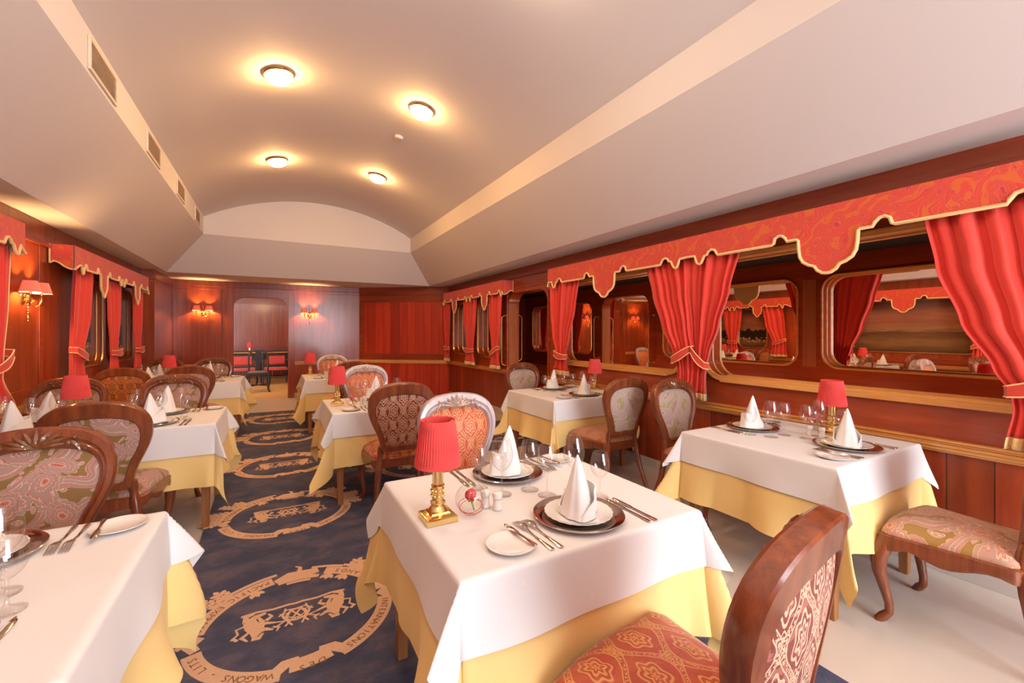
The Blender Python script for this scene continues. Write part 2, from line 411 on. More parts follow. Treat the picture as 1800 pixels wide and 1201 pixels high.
# ceiling : vault, strips, slopes, soffits, lunette
b = MB(); YL, YS = 8.55, 9.15
xs = [VL + (VR - VL) * i / 40 for i in range(41)]
ys = [YB + (YL - YB) * i / 24 for i in range(25)]
b.grid(lambda u, v: (VL + (VR - VL) * u, YB + (YL - YB) * v, zv(VL + (VR - VL) * u)), 40, 24)
vs = [(VL, YL, ZS), (VR, YL, ZS)] + [(x, YL, zv(x)) for x in reversed(xs)]
b.add(vs, [tuple(range(len(vs)))], flat=True)
def q4(*p): b.add(p, [(0, 1, 2, 3)], flat=True)
q4((VL, YB, ZS), (VL, YL, ZS), (VL, YL, ZV), (VL, YB, ZV))
q4((VR, YB, ZS), (VR, YL, ZS), (VR, YL, ZV), (VR, YB, ZV))
q4((VL, YB, ZS), (VL, YL, ZS), (SL, YS, ZT), (SL, YB, ZT))
q4((VR, YB, ZS), (VR, YL, ZS), (SR, YS, ZT), (SR, YB, ZT))
q4((VL, YL, ZS), (VR, YL, ZS), (SR, YS, ZT), (SL, YS, ZT))
q4((SL, YB, ZT), (SL, YS, ZT), (XL - .1, YS, ZT), (XL - .1, YB, ZT))
q4((SR, YB, ZT), (SR, YS, ZT), (XR + .05, YS, ZT), (XR + .05, YB, ZT))
q4((XL - .1, YS, ZT), (XR + .05, YS, ZT), (XR + .05, YF + .05, ZT), (XL - .1, YF + .05, ZT))
struct(b.obj('ceiling', M['ceil'], sharp=25))

# --- right wall
Rr = .17
holesR = [rrect(.54, 2.54, 1.0, 2.03, Rr, 8), rrect(2.80, 4.80, 1.0, 2.03, Rr, 8),
          rrect(5.10, 6.26, 0.012, 2.03, .2, 8, False), rrect(6.56, 7.47, .955, 2.0, .16, 8), rrect(7.78, 8.73, .955, 2.0, .16, 8)]
wr = struct(holed_slab('wall_right', [(YB, 0), (9.06, 0), (9.06, ZT + .02), (YB, ZT + .02)], holesR, XR, XR + .2, 'x', M['wallh']))
for i in (0, 1, 3, 4):
    x0, x1 = [(.54, 2.54), (2.80, 4.80), 0, (6.56, 7.47), (7.78, 8.73)][i]
    z0, z1 = (1.0, 2.03) if i < 2 else (.955, 2.0)
    b = MB()
    for xx, w in ((XR - .008, .024), (XR + .012, .014), (XR + .1, .012), (XR + .205, .02)):
        for off in ((0.016, -.004) if w == .024 else (0.0,)):
            pth = [(xx + (.006 if off < 0 else 0), y, z) for y, z in rrect(x0 - off, x1 + off, z0 - off, z1 + off, (Rr if i < 2 else .16) + off, 10)]
            b.tube(pth, w * .62, 6, True, up=(1, 0, 0))
    if i < 2:   # stepped sill moulding along the lower jamb
        for k in range(4):
            b.box((XR - .03 + k * .035, x0 + .16, z0 - .035 + .008 * k), (XR + .01 + k * .035, x1 - .16, z0 + .001 + .008 * k))
    f = b.obj('window_%d' % (i + 1), M['trim'] if i < 2 else M['goldr'], sharp=50); struct(f)
# wainscot boards and rails of the right wall (grain runs upright)
b = MB()
b.box((XR - .012, YB, .10), (XR - .0002, 5.08, .715)); b.box((XR - .012, 6.28, .10), (XR - .0002, 9.0, .715))
struct(b.obj('trim_1', M['plank']))
b = MB()
def ledge_y(b, x, y0, y1, z=.745, sg=-1):
    for d, za, zb in ((.03, -.045, -.03), (.045, -.03, -.012), (.055, -.012, .004), (.042, .004, .018), (.05, .018, .03)):
        b.box((min(x, x + sg * d), y0, z + za), (max(x, x + sg * d), y1, z + zb))
ledge_y(b, XR - .0005, YB, 5.08); ledge_y(b, XR - .0005, 6.28, 8.98)
struct(b.obj('trim_2', M['trim'], bevel=.003))
b = MB()
b.box((XR - .014, YB, 0), (XR - .0003, 5.08, .10)); b.box((XR - .014, 6.28, 0), (XR - .0003, 8.98, .10))
struct(b.obj('baseboard_right', M['base'], bevel=.003))
b = MB()   # cornice boards and door posts
b.box((XR - .018, YB, 2.26), (XR - .0004, 9.0, 2.275)); b.box((XR - .03, YB, 2.275), (XR - .0004, 9.0, 2.30))
b.box((XR - .012, 4.84, 2.09), (XR - .0004, 6.5, 2.11))
b.box((XR - .025, 6.27, .78), (XR - .0004, 6.31, 2.26)); b.box((XR - .015, 5.05, .78), (XR - .0004, 5.085, 2.0))
struct(b.obj('trim_3', M['wallh'], bevel=.003))
# pier and doorway reveal faces, their lit look put into a paler wood
b = MB(); b.box((XR + .01, 6.255, .02), (XR + .195, 6.262, 1.83)); b.box((XR + .2, 2.60, 1.0), (XR + .206, 2.74, 2.0))
struct(b.obj('trim_4', wood('mahogany_lit_look', (.32, .085, .025), (.52, .17, .05), .6, 1.0, 'z', 0)))
# mirror wall behind the window wall
b = MB(); b.box((4.5, -1.2, .76), (4.51, 9.3, 2.24)); struct(b.obj('wall_mirror', M['mirror']))
b = MB(); b.box((4.512, -1.2, 0), (4.6, 9.3, 2.5)); b.box((4.47, -1.2, 0), (4.51, 9.3, .755))
b.box((XR + .2, -1.3, 0), (4.6, -1.2, 2.5)); b.box((XR + .06, 9.062, 0), (4.6, 9.35, 2.5))
struct(b.obj('wall_corridor', M['wallh']))
b = MB(); b.box((4.455, -1.2, .72), (4.5, 9.3, .765)); struct(b.obj('trim_5', M['wallh']))
b = MB(); b.box((XR + .2, -1.2, 2.24), (4.6, 9.3, 2.3)); struct(b.obj('ceiling_corridor', M['black']))

# --- left wall
holesL = [rrect(2.62, 4.62, 1.0, 2.03, Rr, 8), rrect(6.36, 7.14, 1.0, 2.0, .16, 8), rrect(7.36, 8.40, 1.0, 2.0, .16, 8)]
struct(holed_slab('wall_left', [(YB, 0), (YS + .02, 0), (YS + .02, ZT + .02), (YB, ZT + .02)], holesL, XL - .14, XL, 'x', M['wall']))
for i, (y0, y1) in enumerate(((2.62, 4.62), (6.36, 7.14), (7.36, 8.40))):
    b = MB()
    for xx, w in ((XL + .006, .02), (XL - .05, .014)):
        b.tube([(xx, y, z) for y, z in rrect(y0, y1, 1.0, 2.03 if i == 0 else 2.0, .17 if i == 0 else .16, 10)], w * .7, 6, True, up=(1, 0, 0))
    w = struct(b.obj('window_%d' % (6 + i), M['goldr'], sharp=50))
    g = MB(); g.add([(XL - .1, y0, 1.0), (XL - .1, y1, 1.0), (XL - .1, y1, 2.03), (XL - .1, y0, 2.03)], [(0, 1, 2, 3)], 0, [(0, 0), (y1 - y0, 0), (y1 - y0, 1.03), (0, 1.03)])
    g.obj('landscape_print', M['land1'] if i == 0 else M['land2'], w)
b = MB(); ledge_y(b, XL + .0005, YB, YS - .26, sg=1); struct(b.obj('trim_6', M['trim'], bevel=.003))
b = MB(); b.box((XL + .0003, YB, .10), (XL + .012, YS - .26, .70)); struct(b.obj('trim_7', M['plank']))
b = MB(); b.box((XL + .0003, YB, 0), (XL + .014, YS - .26, .10)); struct(b.obj('baseboard_left', M['base']))
b = MB(); b.box((XL + .0004, YB, 2.19), (XL + .03, YS - .25, 2.215)); b.box((XL + .0004, YB, 2.215), (XL + .018, YS - .25, 2.23))
b.box((XL + .0004, 4.86, .80), (XL + .01, 4.92, 2.19)); b.box((XL + .0004, 5.50, .80), (XL + .01, 5.56, 2.19))
b.box((XL + .0004, YB, .80), (XL + .01, 8.8, .9))
struct(b.obj('trim_8', M['wallh'], bevel=.003))
# wing at the far left: pilaster and return
b = MB(); b.box((XL + .0005, YS - .22, 0), (-1.70, YF - .005, ZT + .01)); struct(b.obj('wall_left_wing', M['wall']))
b = MB(); b.box((XL + .001, YS - .26, 2.26), (-1.685, YS - .22, ZT)); b.box((XL + .001, YS - .24, 0), (-1.70, YS - .22, 2.26)); b.box((-1.7, YS - .2, 2.26), (-1.685, YF - .02, 2.285)); struct(b.obj('trim_9', M['wall'], bevel=.004))

# --- far wall with arched doorway
DX0, DX1, DZ = -.722, .255, 2.11
dloop = [(DX1, .0)] + [(x, z) for x, z in rrect(DX0, DX1, 0, DZ, .2, 8, False)[:-2]] + [(DX0, .0)]
outer = [(-1.88, 0)] + [(DX0, 0)] + list(reversed(dloop[1:-1])) + [(DX1, 0), (1.76, 0), (1.76, ZT + .02), (-1.88, ZT + .02)]
struct(holed_slab('wall_far', outer, [], YF, YF + .12, 'y', M['wall']))
b = MB()   # door surround, cornice, stiles
for x0, x1 in ((DX0 - .12, DX0 - .005), (DX1 + .005, DX1 + .12)): b.box((x0, YF - .02, 0), (x1, YF - .0005, 2.30))
b.box((DX0 - .12, YF - .016, DZ + .005), (DX1 + .12, YF - .0006, 2.30))
b.box((-1.69, YF - .03, 2.30), (1.70, YF - .0005, 2.33)); b.box((-1.69, YF - .015, 2.24), (1.70, YF - .0007, 2.30))
b.box((-1.69, YF - .012, .80), (-1.62, YF - .0008, 2.24)); b.box((-1.02, YF - .012, .80), (-.92, YF - .0008, 2.24))
b.box((-1.62, YF - .012, .80), (-1.02, YF - .0009, .95))
struct(b.obj('trim_10', M['wall'], bevel=.004))
b = MB()
for d, za, zb in ((.03, -.045, -.02), (.05, -.02, .005), (.04, .005, .03)):
    b.box((-1.69, YF - d, .745 + za), (DX0 - .125, YF - .0006, .745 + zb)); b.box((DX1 + .125, YF - d, .745 + za), (1.70, YF - .0006, .745 + zb))
struct(b.obj('trim_11', M['trimx'], bevel=.003))
b = MB(); b.box((DX1 + .125, YF - .012, 0), (1.7, YF - .0004, .1)); b.box((-1.69, YF - .012, 0), (DX0 - .125, YF - .0004, .1)); struct(b.obj('baseboard_far', M['base']))
# chamfered wall between far wall and window wall
ax, ay, bx, by = 1.71, YF, XR, 9.0
L = math.hypot(bx - ax, by - ay); ang = math.atan2(by - ay, bx - ax)
def cham(name, lo, hi, mat, bev=0):
    b = MB(); b.box(lo, hi); o = b.obj(name, mat, bevel=bev); o.location = (ax, ay, 0); o.rotation_euler = (0, 0, ang); return struct(o)
cham('wall_chamfer', (-.05, 0, 0), (L + .06, .08, ZT + .02), M['plankx'])
b = MB()
for d, za, zb in ((.03, -.045, -.02), (.05, -.02, .005), (.04, .005, .03)): b.box((.02, -d, .745 + za), (L - .04, -.0005, .745 + zb))
o = b.obj('trim_12', M['trimx'], bevel=.003); o.location = (ax, ay, 0); o.rotation_euler = (0, 0, ang); struct(o)
b = MB(); b.box((.0, -.02, 2.24), (L - .02, -.0005, ZT)); b.box((.0, -.012, 2.08), (L - .02, -.0006, 2.24)); b.box((0, -.012, .8), (L - .03, -.0007, .92)); b.box((0, -.012, .92), (.12, -.0008, 2.08))
o = b.obj('trim_13', M['wallx'], bevel=.004); o.location = (ax, ay, 0); o.rotation_euler = (0, 0, ang); struct(o)

# --- rear end of the room, behind the camera: unseen panelled wall, its window added for fill light
struct(holed_slab('wall_rear', [(XL - .2, 0), (XR + .2, 0), (XR + .2, 3.8), (XL - .2, 3.8)], [rrect(.75, XR - .12, .35, 2.95, .2, 6)], YB - .1, YB, 'y', M['wallx']))

# --- room beyond the doorway
b = MB(); b.box((-3.0, 16.0, 0), (2.4, 16.1, 3.0)); struct(b.obj('wall_back_room', M['wall']))
b = MB(); b.box((-3.1, YF + .12, 0), (-3.0, 16.0, 3.0)); b.box((2.4, YF + .12, 0), (2.5, 16.0, 3.0)); struct(b.obj('wall_back_room_side', M['plank']))
b = MB(); b.box((-3.0, YF + .05, 2.62), (2.4, 16.0, 2.7)); struct(b.obj('ceiling_back_room', M['ceil']))
b = MB(); b.box((-3.0, 15.94, .72), (2.4, 15.999, .79)); struct(b.obj('trim_14', M['trimx']))
b = MB(); b.box((-3.0, 15.98, 2.3), (2.4, 15.999, 2.6)); b.box((-3, 15.985, .8), (2.4, 15.999, .95)); struct(b.obj('trim_15', M['wallx']))

# ------------------------------------------------------------------ chairs
def resample(pts, n):
    P = [Vector((p[0], p[1])) for p in pts]
    # smooth with Catmull-Rom first
    Q = []
    k = len(P)
    for i in range(k - 1):
        p0, p1, p2, p3 = P[max(i - 1, 0)], P[i], P[i + 1], P[min(i + 2, k - 1)]
        for j in range(8):
            t = j / 8
            Q.append(.5 * ((2 * p1) + (p2 - p0) * t + (2 * p0 - 5 * p1 + 4 * p2 - p3) * t * t + (3 * p1 - p0 - 3 * p2 + p3) * t ** 3))
    Q.append(P[-1])
    d = [0]
    for i in range(1, len(Q)): d.append(d[-1] + (Q[i] - Q[i - 1]).length)
    out = []; j = 0
    for i in range(n):
        s = d[-1] * i / (n - 1)
        while j < len(d) - 2 and d[j + 1] < s: j += 1
        t = (s - d[j]) / max(d[j + 1] - d[j], 1e-9)
        out.append(Q[j].lerp(Q[j + 1], t))
    return out
OUT = [(0, .062), (.09, .058), (.142, .066), (.158, .12), (.178, .19), (.212, .265), (.238, .335), (.248, .40), (.240, .465), (.208, .522), (.15, .562), (.075, .58), (0, .585)]
INN = [(0, .108), (.07, .104), (.112, .112), (.124, .155), (.146, .225), (.176, .295), (.192, .36), (.191, .41), (.172, .452), (.13, .478), (.07, .492), (0, .496)]
def sym(half, n):
    h = resample(half, n)
    return h + [Vector((-p.x, p.y)) for p in reversed(h[1:-1])]
TILT = math.radians(9)
def bk(u, v, w):
    """back-plane coordinates: u across, v up, w towards the sitter"""
    y = -.215 - v * sin(TILT) + w * cos(TILT) + .16 * (u * u) * 2.2 - .0
    return (u, y, .43 + v * cos(TILT) + w * sin(TILT))
def chair_meshes():
    R = {}
    NB = 30
    o, i = sym(OUT, NB), sym(INN, NB)
    b = MB(); n = len(o); rs = []
    for k in range(n):
        d = i[k] - o[k]
        sec = [(.06, -.034), (0, -.028), (0, .012), (.10, .022), (.45, .027), (.60, .021), (.68, .027), (.80, .025), (.92, .014), (1.0, .006), (1.0, -.022), (.9, -.034)]
        rs.append([bk(o[k].x + d.x * t, o[k].y + d.y * t, w) for t, w in sec])
    b.rings(rs, True)
    R['back_frame'] = b
    b = MB(); uvs = []
    NR = 7
    for side in (1, -1):
        vs, uv, fs = [], [], []
        c0 = Vector((0, .30))
        for r in range(NR + 1):
            s = r / NR
            for p in i:
                q = c0 + (p - c0) * s
                hgt = (1 - s ** 3.2)
                w = (.006 + .026 * hgt) if side > 0 else (-.024 - .014 * hgt)
                vs.append(bk(q.x, q.y, w)); uv.append((q.x, q.y))
        for r in range(NR):
            for k in range(n):
                fs.append((r * n + k, r * n + (k + 1) % n, (r + 1) * n + (k + 1) % n, (r + 1) * n + k))
        b.add(vs, fs, 0, uv)
    R['backrest'] = b
    # carved shell on the crest
    b = MB()
    for a in range(-4, 5):
        th = a * .34; L = .074 - abs(a) * .003
        pth = []
        for s in range(6):
            t = s / 5
            pth.append(bk(sin(th) * L * 1.55 * t, .500 + (cos(th) * L * t if abs(a) < 4 else .012 * t + .0), .026 + .006 * sin(t * PI)))
        b.tube(pth, [.003, .008, .011, .011, .008, .002], 6)
    for sg in (-1, 1):
        pth = [bk(sg * (.10 + .055 * t - .02 * t * t), .522 - .03 * t - .015 * t * t, .027) for t in [k / 8 for k in range(9)]]
        b.tube(pth, [.004, .010, .011, .010, .009, .007, .006, .005, .002], 6)
        b.sphere(bk(sg * .098, .514, .030), .013, 8, 6); b.sphere(bk(sg * .115, .535, .028), .009, 8, 6); b.sphere(bk(sg * .128, .500, .027), .008, 8, 6); b.sphere(bk(sg * .15, .487, .026), .006, 8, 6)
    b.sphere(bk(0, .522, .032), (.013, .009, .018), 8, 6)
    R['crest_carving'] = b
    # seat plan outline
    plan = [(0, .248), (.10, .246), (.19, .232), (.25, .222), (.262, .19), (.245, .10), (.222, -.05), (.205, -.18), (.19, -.215), (.08, -.225), (0, -.225)]
    pl = sym(plan, 26); n = len(pl)
    b = MB(); rs = []
    for k, p in enumerate(pl):
        q = p * .86
        wv = .018 * cos(p.x * 26) * (1 if p.y > .15 else 0) + .018 * cos(p.y * 22) * (1 if abs(p.x) > .19 else 0)
        rs.append([(p.x, p.y, .362 - wv), (p.x * 1.012, p.y * 1.012, .385), (p.x * 1.005, p.y * 1.005, .405), (p.x * 1.012, p.y * 1.012, .425), (p.x * .97, p.y * .97, .432), (q.x, q.y, .432), (q.x, q.y, .372 - wv)])
    b.rings(rs, True)
    R['seat_frame'] = b
    b = MB(); vs, uv, fs = [], [], []
    prof = [(0, .512), (.3, .510), (.55, .502), (.75, .488), (.88, .470), (.95, .455), (.975, .436), (.95, .424)]
    for s, z in prof:
        for p in pl: vs.append((p.x * max(s, .001), p.y * max(s, .001), z)); uv.append((p.x * max(s, .001) + .31, p.y * max(s, .001) + .17))
    for r in range(len(prof) - 1):
        for k in range(n): fs.append((r * n + k, r * n + (k + 1) % n, (r + 1) * n + (k + 1) % n, (r + 1) * n + k))
    b.add(vs, fs, 0, uv)
    R['seat'] = b
    for sg, nm in ((1, 'lf1'), (-1, 'lf2')):
        b = MB()
        b.tube([(sg * x, y, z) for x, y, z in ((.225, .195, .415), (.236, .212, .37), (.247, .226, .31), (.246, .224, .24), (.234, .208, .16), (.222, .194, .09), (.221, .194, .05), (.232, .214, .022), (.243, .232, .0))],
               [.036, .038, .034, .027, .021, .018, .018, .021, .017], 8, up=(0, 1, 0))
        R[nm] = b
        b = MB()
        b.tube([bk(sg * .150, .10, 0), bk(sg * .150, .06, .0), bk(sg * .152, .02, .0), (sg * .160, -.222, .40), (sg * .168, -.228, .33), (sg * .178, -.245, .22), (sg * .19, -.29, .09), (sg * .20, -.325, 0)],
               [.020, .024, .021, .027, .025, .022, .019, .016], 8, up=(0, 1, 0))
        R[nm.replace('f', 'r')] = b
    return R
CM = chair_meshes()
MESHC = {}
def make_chair(label, x, y, facing, wd, back, seat, carve, z=0.0, group='dining chairs at the tables', rz=0.0):
    key = (wd, back, seat, carve)
    if key not in MESHC:
        MESHC[key] = {k: CM[k].mesh(k, M[{'back_frame': wd, 'seat_frame': wd, 'backrest': back, 'seat': seat, 'crest_carving': carve}.get(k, wd)], 32 if k == 'back_frame' else 50) for k in CM}
    ms = MESHC[key]
    t = thing('dining_chair', label, 'chair', (x, y, z), facing + rz, group)
    for k, nm in (('back_frame', 'back_frame'), ('backrest', 'backrest'), ('crest_carving', 'crest_carving'), ('seat_frame', 'seat_frame'), ('seat', 'seat'), ('lf1', 'leg'), ('lf2', 'leg'), ('lr1', 'leg'), ('lr2', 'leg')):
        link(nm, ms[k], t)
    return t
RUG = .012
P_, D_ = ('chair', 'pais', 'pais', 'carve'), ('chair', 'dam', 'damseat', 'carve')
P2_ = ('chair', 'pais3', 'seatr', 'carve'); S_ = ('silver', 'dam2', 'dam2', 'carves')
R1_ = ('chair', 'pais2', 'pais2', 'carve'); A_ = ('chair', 'dam3', 'dam3', 'carve')
N, F = 0.0, PI      # near side faces away from the camera, far side faces it
make_chair('wooden chair with crimson and silver damask back seen from behind, nearest chair in front', .90, .765, N, *D_, z=RUG, rz=.17)
make_chair('silver framed chair with orange damask back behind the front red lamp', .98, 2.19, F, *S_, z=RUG)
make_chair('wooden chair with dark crimson damask back turned away, left of the front silver chair', .86, 3.50, N, *D_, z=RUG, rz=-.06)
make_chair('second silver framed chair from the front, at the middle aisle table', .92, 4.86, F, *S_, z=RUG)
make_chair('wooden chair with plain back between the two farther aisle tables, mostly hidden', .90, 6.20, N, *D_, z=RUG)
make_chair('silver framed chair at the farthest aisle table by the panelled end wall', .87, 7.62, F, *S_, z=RUG)
make_chair('wooden chair with olive and pink paisley seat at the right picture edge', 2.81, .74, N, *R1_, rz=.03)
make_chair('carved wooden chair with pale paisley back beside the pair of red curtains', 2.90, 2.20, F, *P2_, rz=.0)
make_chair('wooden chair turned away at the window table with the bowl, backing the carved one', 2.69, 3.07, N, *P2_, rz=0)
make_chair('carved wooden chair at the far side of the rear window table beside the doorway', 2.78, 4.48, F, *P2_)
make_chair('large carved wooden chair with olive and mauve paisley back at the lower left', -.83, 2.14, F, *P_)
make_chair('carved paisley chair at the left wall end of the front left table', -1.40, 2.16, F, *P_)
make_chair('wooden chair turned away behind the large carved one, with plain curved rail', -.87, 3.49, N, *P_)
make_chair('carved paisley chair on the aisle side at the far edge of the middle left table', -.80, 4.70, F, *P_)
make_chair('carved paisley chair behind the red lamp of the middle left table', -1.52, 4.74, F, *P_)
make_chair('plain backed wooden chair turned away at the near aisle side of the rear left table', -.86, 6.47, N, *P_)
make_chair('wooden chair with amber and black patterned back facing away near the left curtains', -1.46, 6.47, N, *A_)
make_chair('carved chair against the far wall left of the doorway', -.82, 7.76, F, *P_)
make_chair('carved chair behind the lamp of the rear left table near the corner', -1.42, 7.78, F, *P_)

# ------------------------------------------------------------------ tables and cloths
TZ = .7515
TABLES = {
    'C1': (.42, 1.34, 1.03, 1.87, 'front aisle table', RUG), 'C2': (.408, 1.33, 3.64, 4.45, 'middle aisle table', RUG), 'C3': (.372, 1.29, 6.45, 7.29, 'farthest aisle table', RUG),
    'R1': (2.32, 3.25, 1.03, 1.90, 'front window table', 0), 'R2': (2.295, 3.24, 3.33, 4.21, 'rear window table', 0),
    'L1': (-1.66, -.345, 1.09, 1.95, 'front left table', 0), 'L2': (-1.66, -.37, 3.68, 4.47, 'middle left table', 0), 'L3': (-1.60, -.395, 6.68, 7.52, 'rear left table', 0)}
CORN = {'C1': ((14, 45), (26, 62), (20, 60), (30, 26)), 'R1': ((12, 70), (22, 40), (13, 40), (24, 55)), 'L1': ((28, 30), (8, 45), (20, 40), (8, 45)), 'L2': ((27, 26), (8, 45), (20, 52), (8, 45)), 'L3': ((27, 26), (8, 45), (20, 50), (8, 45)), 'C2': ((14, 45), (27, 26), (18, 50), (26, 38))}
def cloth_mesh(w, d, dropx, dropy, z, seed, flare, rip, lift=0.0, corn=None):
    rnd = random.Random(seed)
    def lines(h, dr):
        inn = [h * k / 28 for k in range(-28, 29)]
        edge = [h + .004, h + .010] + [h + .010 + (dr - .010) * k / 22 for k in range(1, 23)]
        return [-e for e in reversed(edge)] + inn + edge
    X, Y = lines(w / 2, dropx), lines(d / 2, dropy)
    ph = [rnd.uniform(0, 6.28) for _ in range(8)]
    cf = [rnd.uniform(.7, 1.2) * flare for _ in range(4)]; cp = [rnd.uniform(30, 60) for _ in range(4)]
    if corn: cf = [c[0] for c in corn]; cp = [c[1] for c in corn]
    def f(x, y):
        ex, ey = max(abs(x) - w / 2, 0), max(abs(y) - d / 2, 0)
        sx, sy = (1 if x > 0 else -1), (1 if y > 0 else -1)
        bx, by = min(max(x, -w / 2), w / 2), min(max(y, -d / 2), d / 2)
        if ex <= 0 and ey <= 0: return (x, y, z)
        r = math.hypot(ex, ey); fi = math.degrees(math.atan2(ey, ex))
        ci = (0 if sx > 0 else 1) + (0 if sy > 0 else 2)
        k = min(r / .40, 1.3)
        def side(s, e): return 3.5 + lift + rip * (4.0 * sin(s * 7 + ph[e]) + 3.0 * sin(s * 15 + ph[(e + 3) % 8])) * k
        ex_side, ey_side = side(y, (0 if sx > 0 else 1)), side(x, (2 if sy > 0 else 3))
        if ey <= 0: be = ex_side
        elif ex <= 0: be = ey_side
        else:
            q = fi / 90; be = ex_side * (1 - q) + ey_side * q
            be += cf[ci] * math.exp(-(abs(fi - cp[ci]) / 17) ** 1.5)
            be += -4.5 * (math.exp(-((fi - cp[ci] + 33) / 12) ** 2) + math.exp(-((fi - cp[ci] - 33) / 12) ** 2)) * k
        be = math.radians(max(be, .6))
        R0 = .012; rr = max(r - R0, 0)
        out = min(r, R0) * .55 + rr * sin(be); dz = min(r, R0) * .55 + rr * cos(be)
        dx, dy = (sx * cos(math.radians(fi)), sy * sin(math.radians(fi)))
        return (bx + dx * out, by + dy * out, z - dz)
    b = MB(); vs = [f(x, y) for y in Y for x in X]; nx = len(X)
    fs = [(j * nx + i, j * nx + i + 1, (j + 1) * nx + i + 1, (j + 1) * nx + i) for j in range(len(Y) - 1) for i in range(nx - 1)]
    b.add(vs, fs); return b
for ti, (k, (x0, x1, y0, y1, nm, rz0)) in enumerate(TABLES.items()):
    w, d, cx, cy = x1 - x0, y1 - y0, (x0 + x1) / 2, (y0 + y1) / 2
    t = thing('dining_table', 'wooden legs and top of the %s under its two cloths' % nm, 'table', (cx, cy, rz0), 0, 'dining tables under cloths')
    b = MB(); b.box((-w / 2 + .006, -d / 2 + .006, .705 - rz0), (w / 2 - .006, d / 2 - .006, .741 - rz0)); b.obj('tabletop', M['leg'], t)
    b = MB()
    for s in (-1, 1):
        b.box((-w / 2 + .07, s * (d / 2 - .055) - .012, .63), (w / 2 - .07, s * (d / 2 - .055) + .012, .704 - rz0)); b.box((s * (w / 2 - .055) - .012, -d / 2 + .07, .63), (s * (w / 2 - .055) + .012, d / 2 - .07, .704 - rz0))
    b.obj('apron', M['leg'], t)
    for sx in (-1, 1):
        for sy in (-1, 1):
            b = MB(); X, Y = sx * (w / 2 - .055), sy * (d / 2 - .045)
            b.rings([[(X + a * r, Y + c * r, z) for a, c in ((-1, -1), (1, -1), (1, 1), (-1, 1))] for r, z in ((.021, 0), (.030, .704 - rz0))])
            b.obj('leg', M['leg'], t, smooth=False, bevel=.004)
    wall = k in ('R1', 'R2')
    o = cloth_mesh(w, d, .42, .43, 0, 57 + ti * 5, 14, 1.35, 0, [(a * .62, q) for a, q in CORN.get(k, ((20, 40), (22, 50), (18, 45), (24, 35)))]).obj('tablecloth', M['yellow'], None, (cx, cy, .7455), None)
    tag(o, 'pale yellow undercloth hanging low on the %s' % nm, 'tablecloth', 'yellow undercloths')
    o = cloth_mesh(w + .004, d + .004, .205 if k[0] == 'L' else .19, .215 if k[0] == 'L' else .195, 0, 57 + ti * 5, 21, 1.35, 2.0, CORN.get(k)).obj('tablecloth', M['white'], None, (cx, cy, .7495), None)
    tag(o, 'white overcloth with hanging corners on the %s' % nm, 'tablecloth', 'white overcloths')

# ------------------------------------------------------------------ tableware prototypes
def glass_mesh(R, H, rim, stem):
    b = MB(); hb = stem * H
    prof = [(.0005, .003), (R * .9, .0), (R * .92, .0025), (R * .5, .007), (.0055, .013), (.0036, .03), (.0034, hb * .8), (.005, hb)]
    for i in range(1, 15):
        t = i / 14
        r = R * math.sin(min(1.0, t * 1.9) ** .62 * PI / 2) if t < .53 else R + (rim - R) * ((t - .53) / .47) ** 1.5
        prof.append((max(r, .006), hb + (H - hb) * t))
    b.lathe(prof, n=24)
    b.tube([(rim * cos(a), rim * sin(a), H) for a in [2 * PI * k / 24 for k in range(24)]], .0011, 5, True); return b
GL = {'small': (.037, .172, .027, .43), 'large': (.0435, .218, .031, .42), 'medium': (.040, .198, .029, .43)}
GMESH = {k: glass_mesh(*v).mesh('wine_glass', M['glass'], None) for k, v in GL.items()}
b = MB()
b.lathe([(.0005, .004), (.108, .004), (.114, .006), (.122, .012), (.150, .0155), (.156, .0165), (.158, .0150), (.156, .012), (.122, .007), (.108, .0), (.0005, 0)], n=48)
CHARGER = b.mesh('charger_plate', M['chrome'], 40)
b = MB(); n = 72; rs = []
for r, z in ((.001, .004), (.075, .004), (.088, .006), (.108, .0145), (.116, .017), (.1165, .0155), (.108, .012), (.088, .001), (.07, .0), (.001, .0)):
    rs.append([((r + (.0022 * abs(sin(12 * 2 * PI * j / n)) if r > .1 else 0)) * cos(2 * PI * j / n), (r + (.0022 * abs(sin(12 * 2 * PI * j / n)) if r > .1 else 0)) * sin(2 * PI * j / n), z) for j in range(n)])
b.rings(rs, False, False); PLATE = b.mesh('plate', M['porc'], 40)
b = MB(); b.lathe([(.0005, .003), (.045, .003), (.056, .006), (.074, .0125), (.0755, .0125), (.075, .0105), (.056, .002), (.045, 0), (.0005, 0)], n=40)
BREAD = b.mesh('bread_plate', M['porc'], 40)
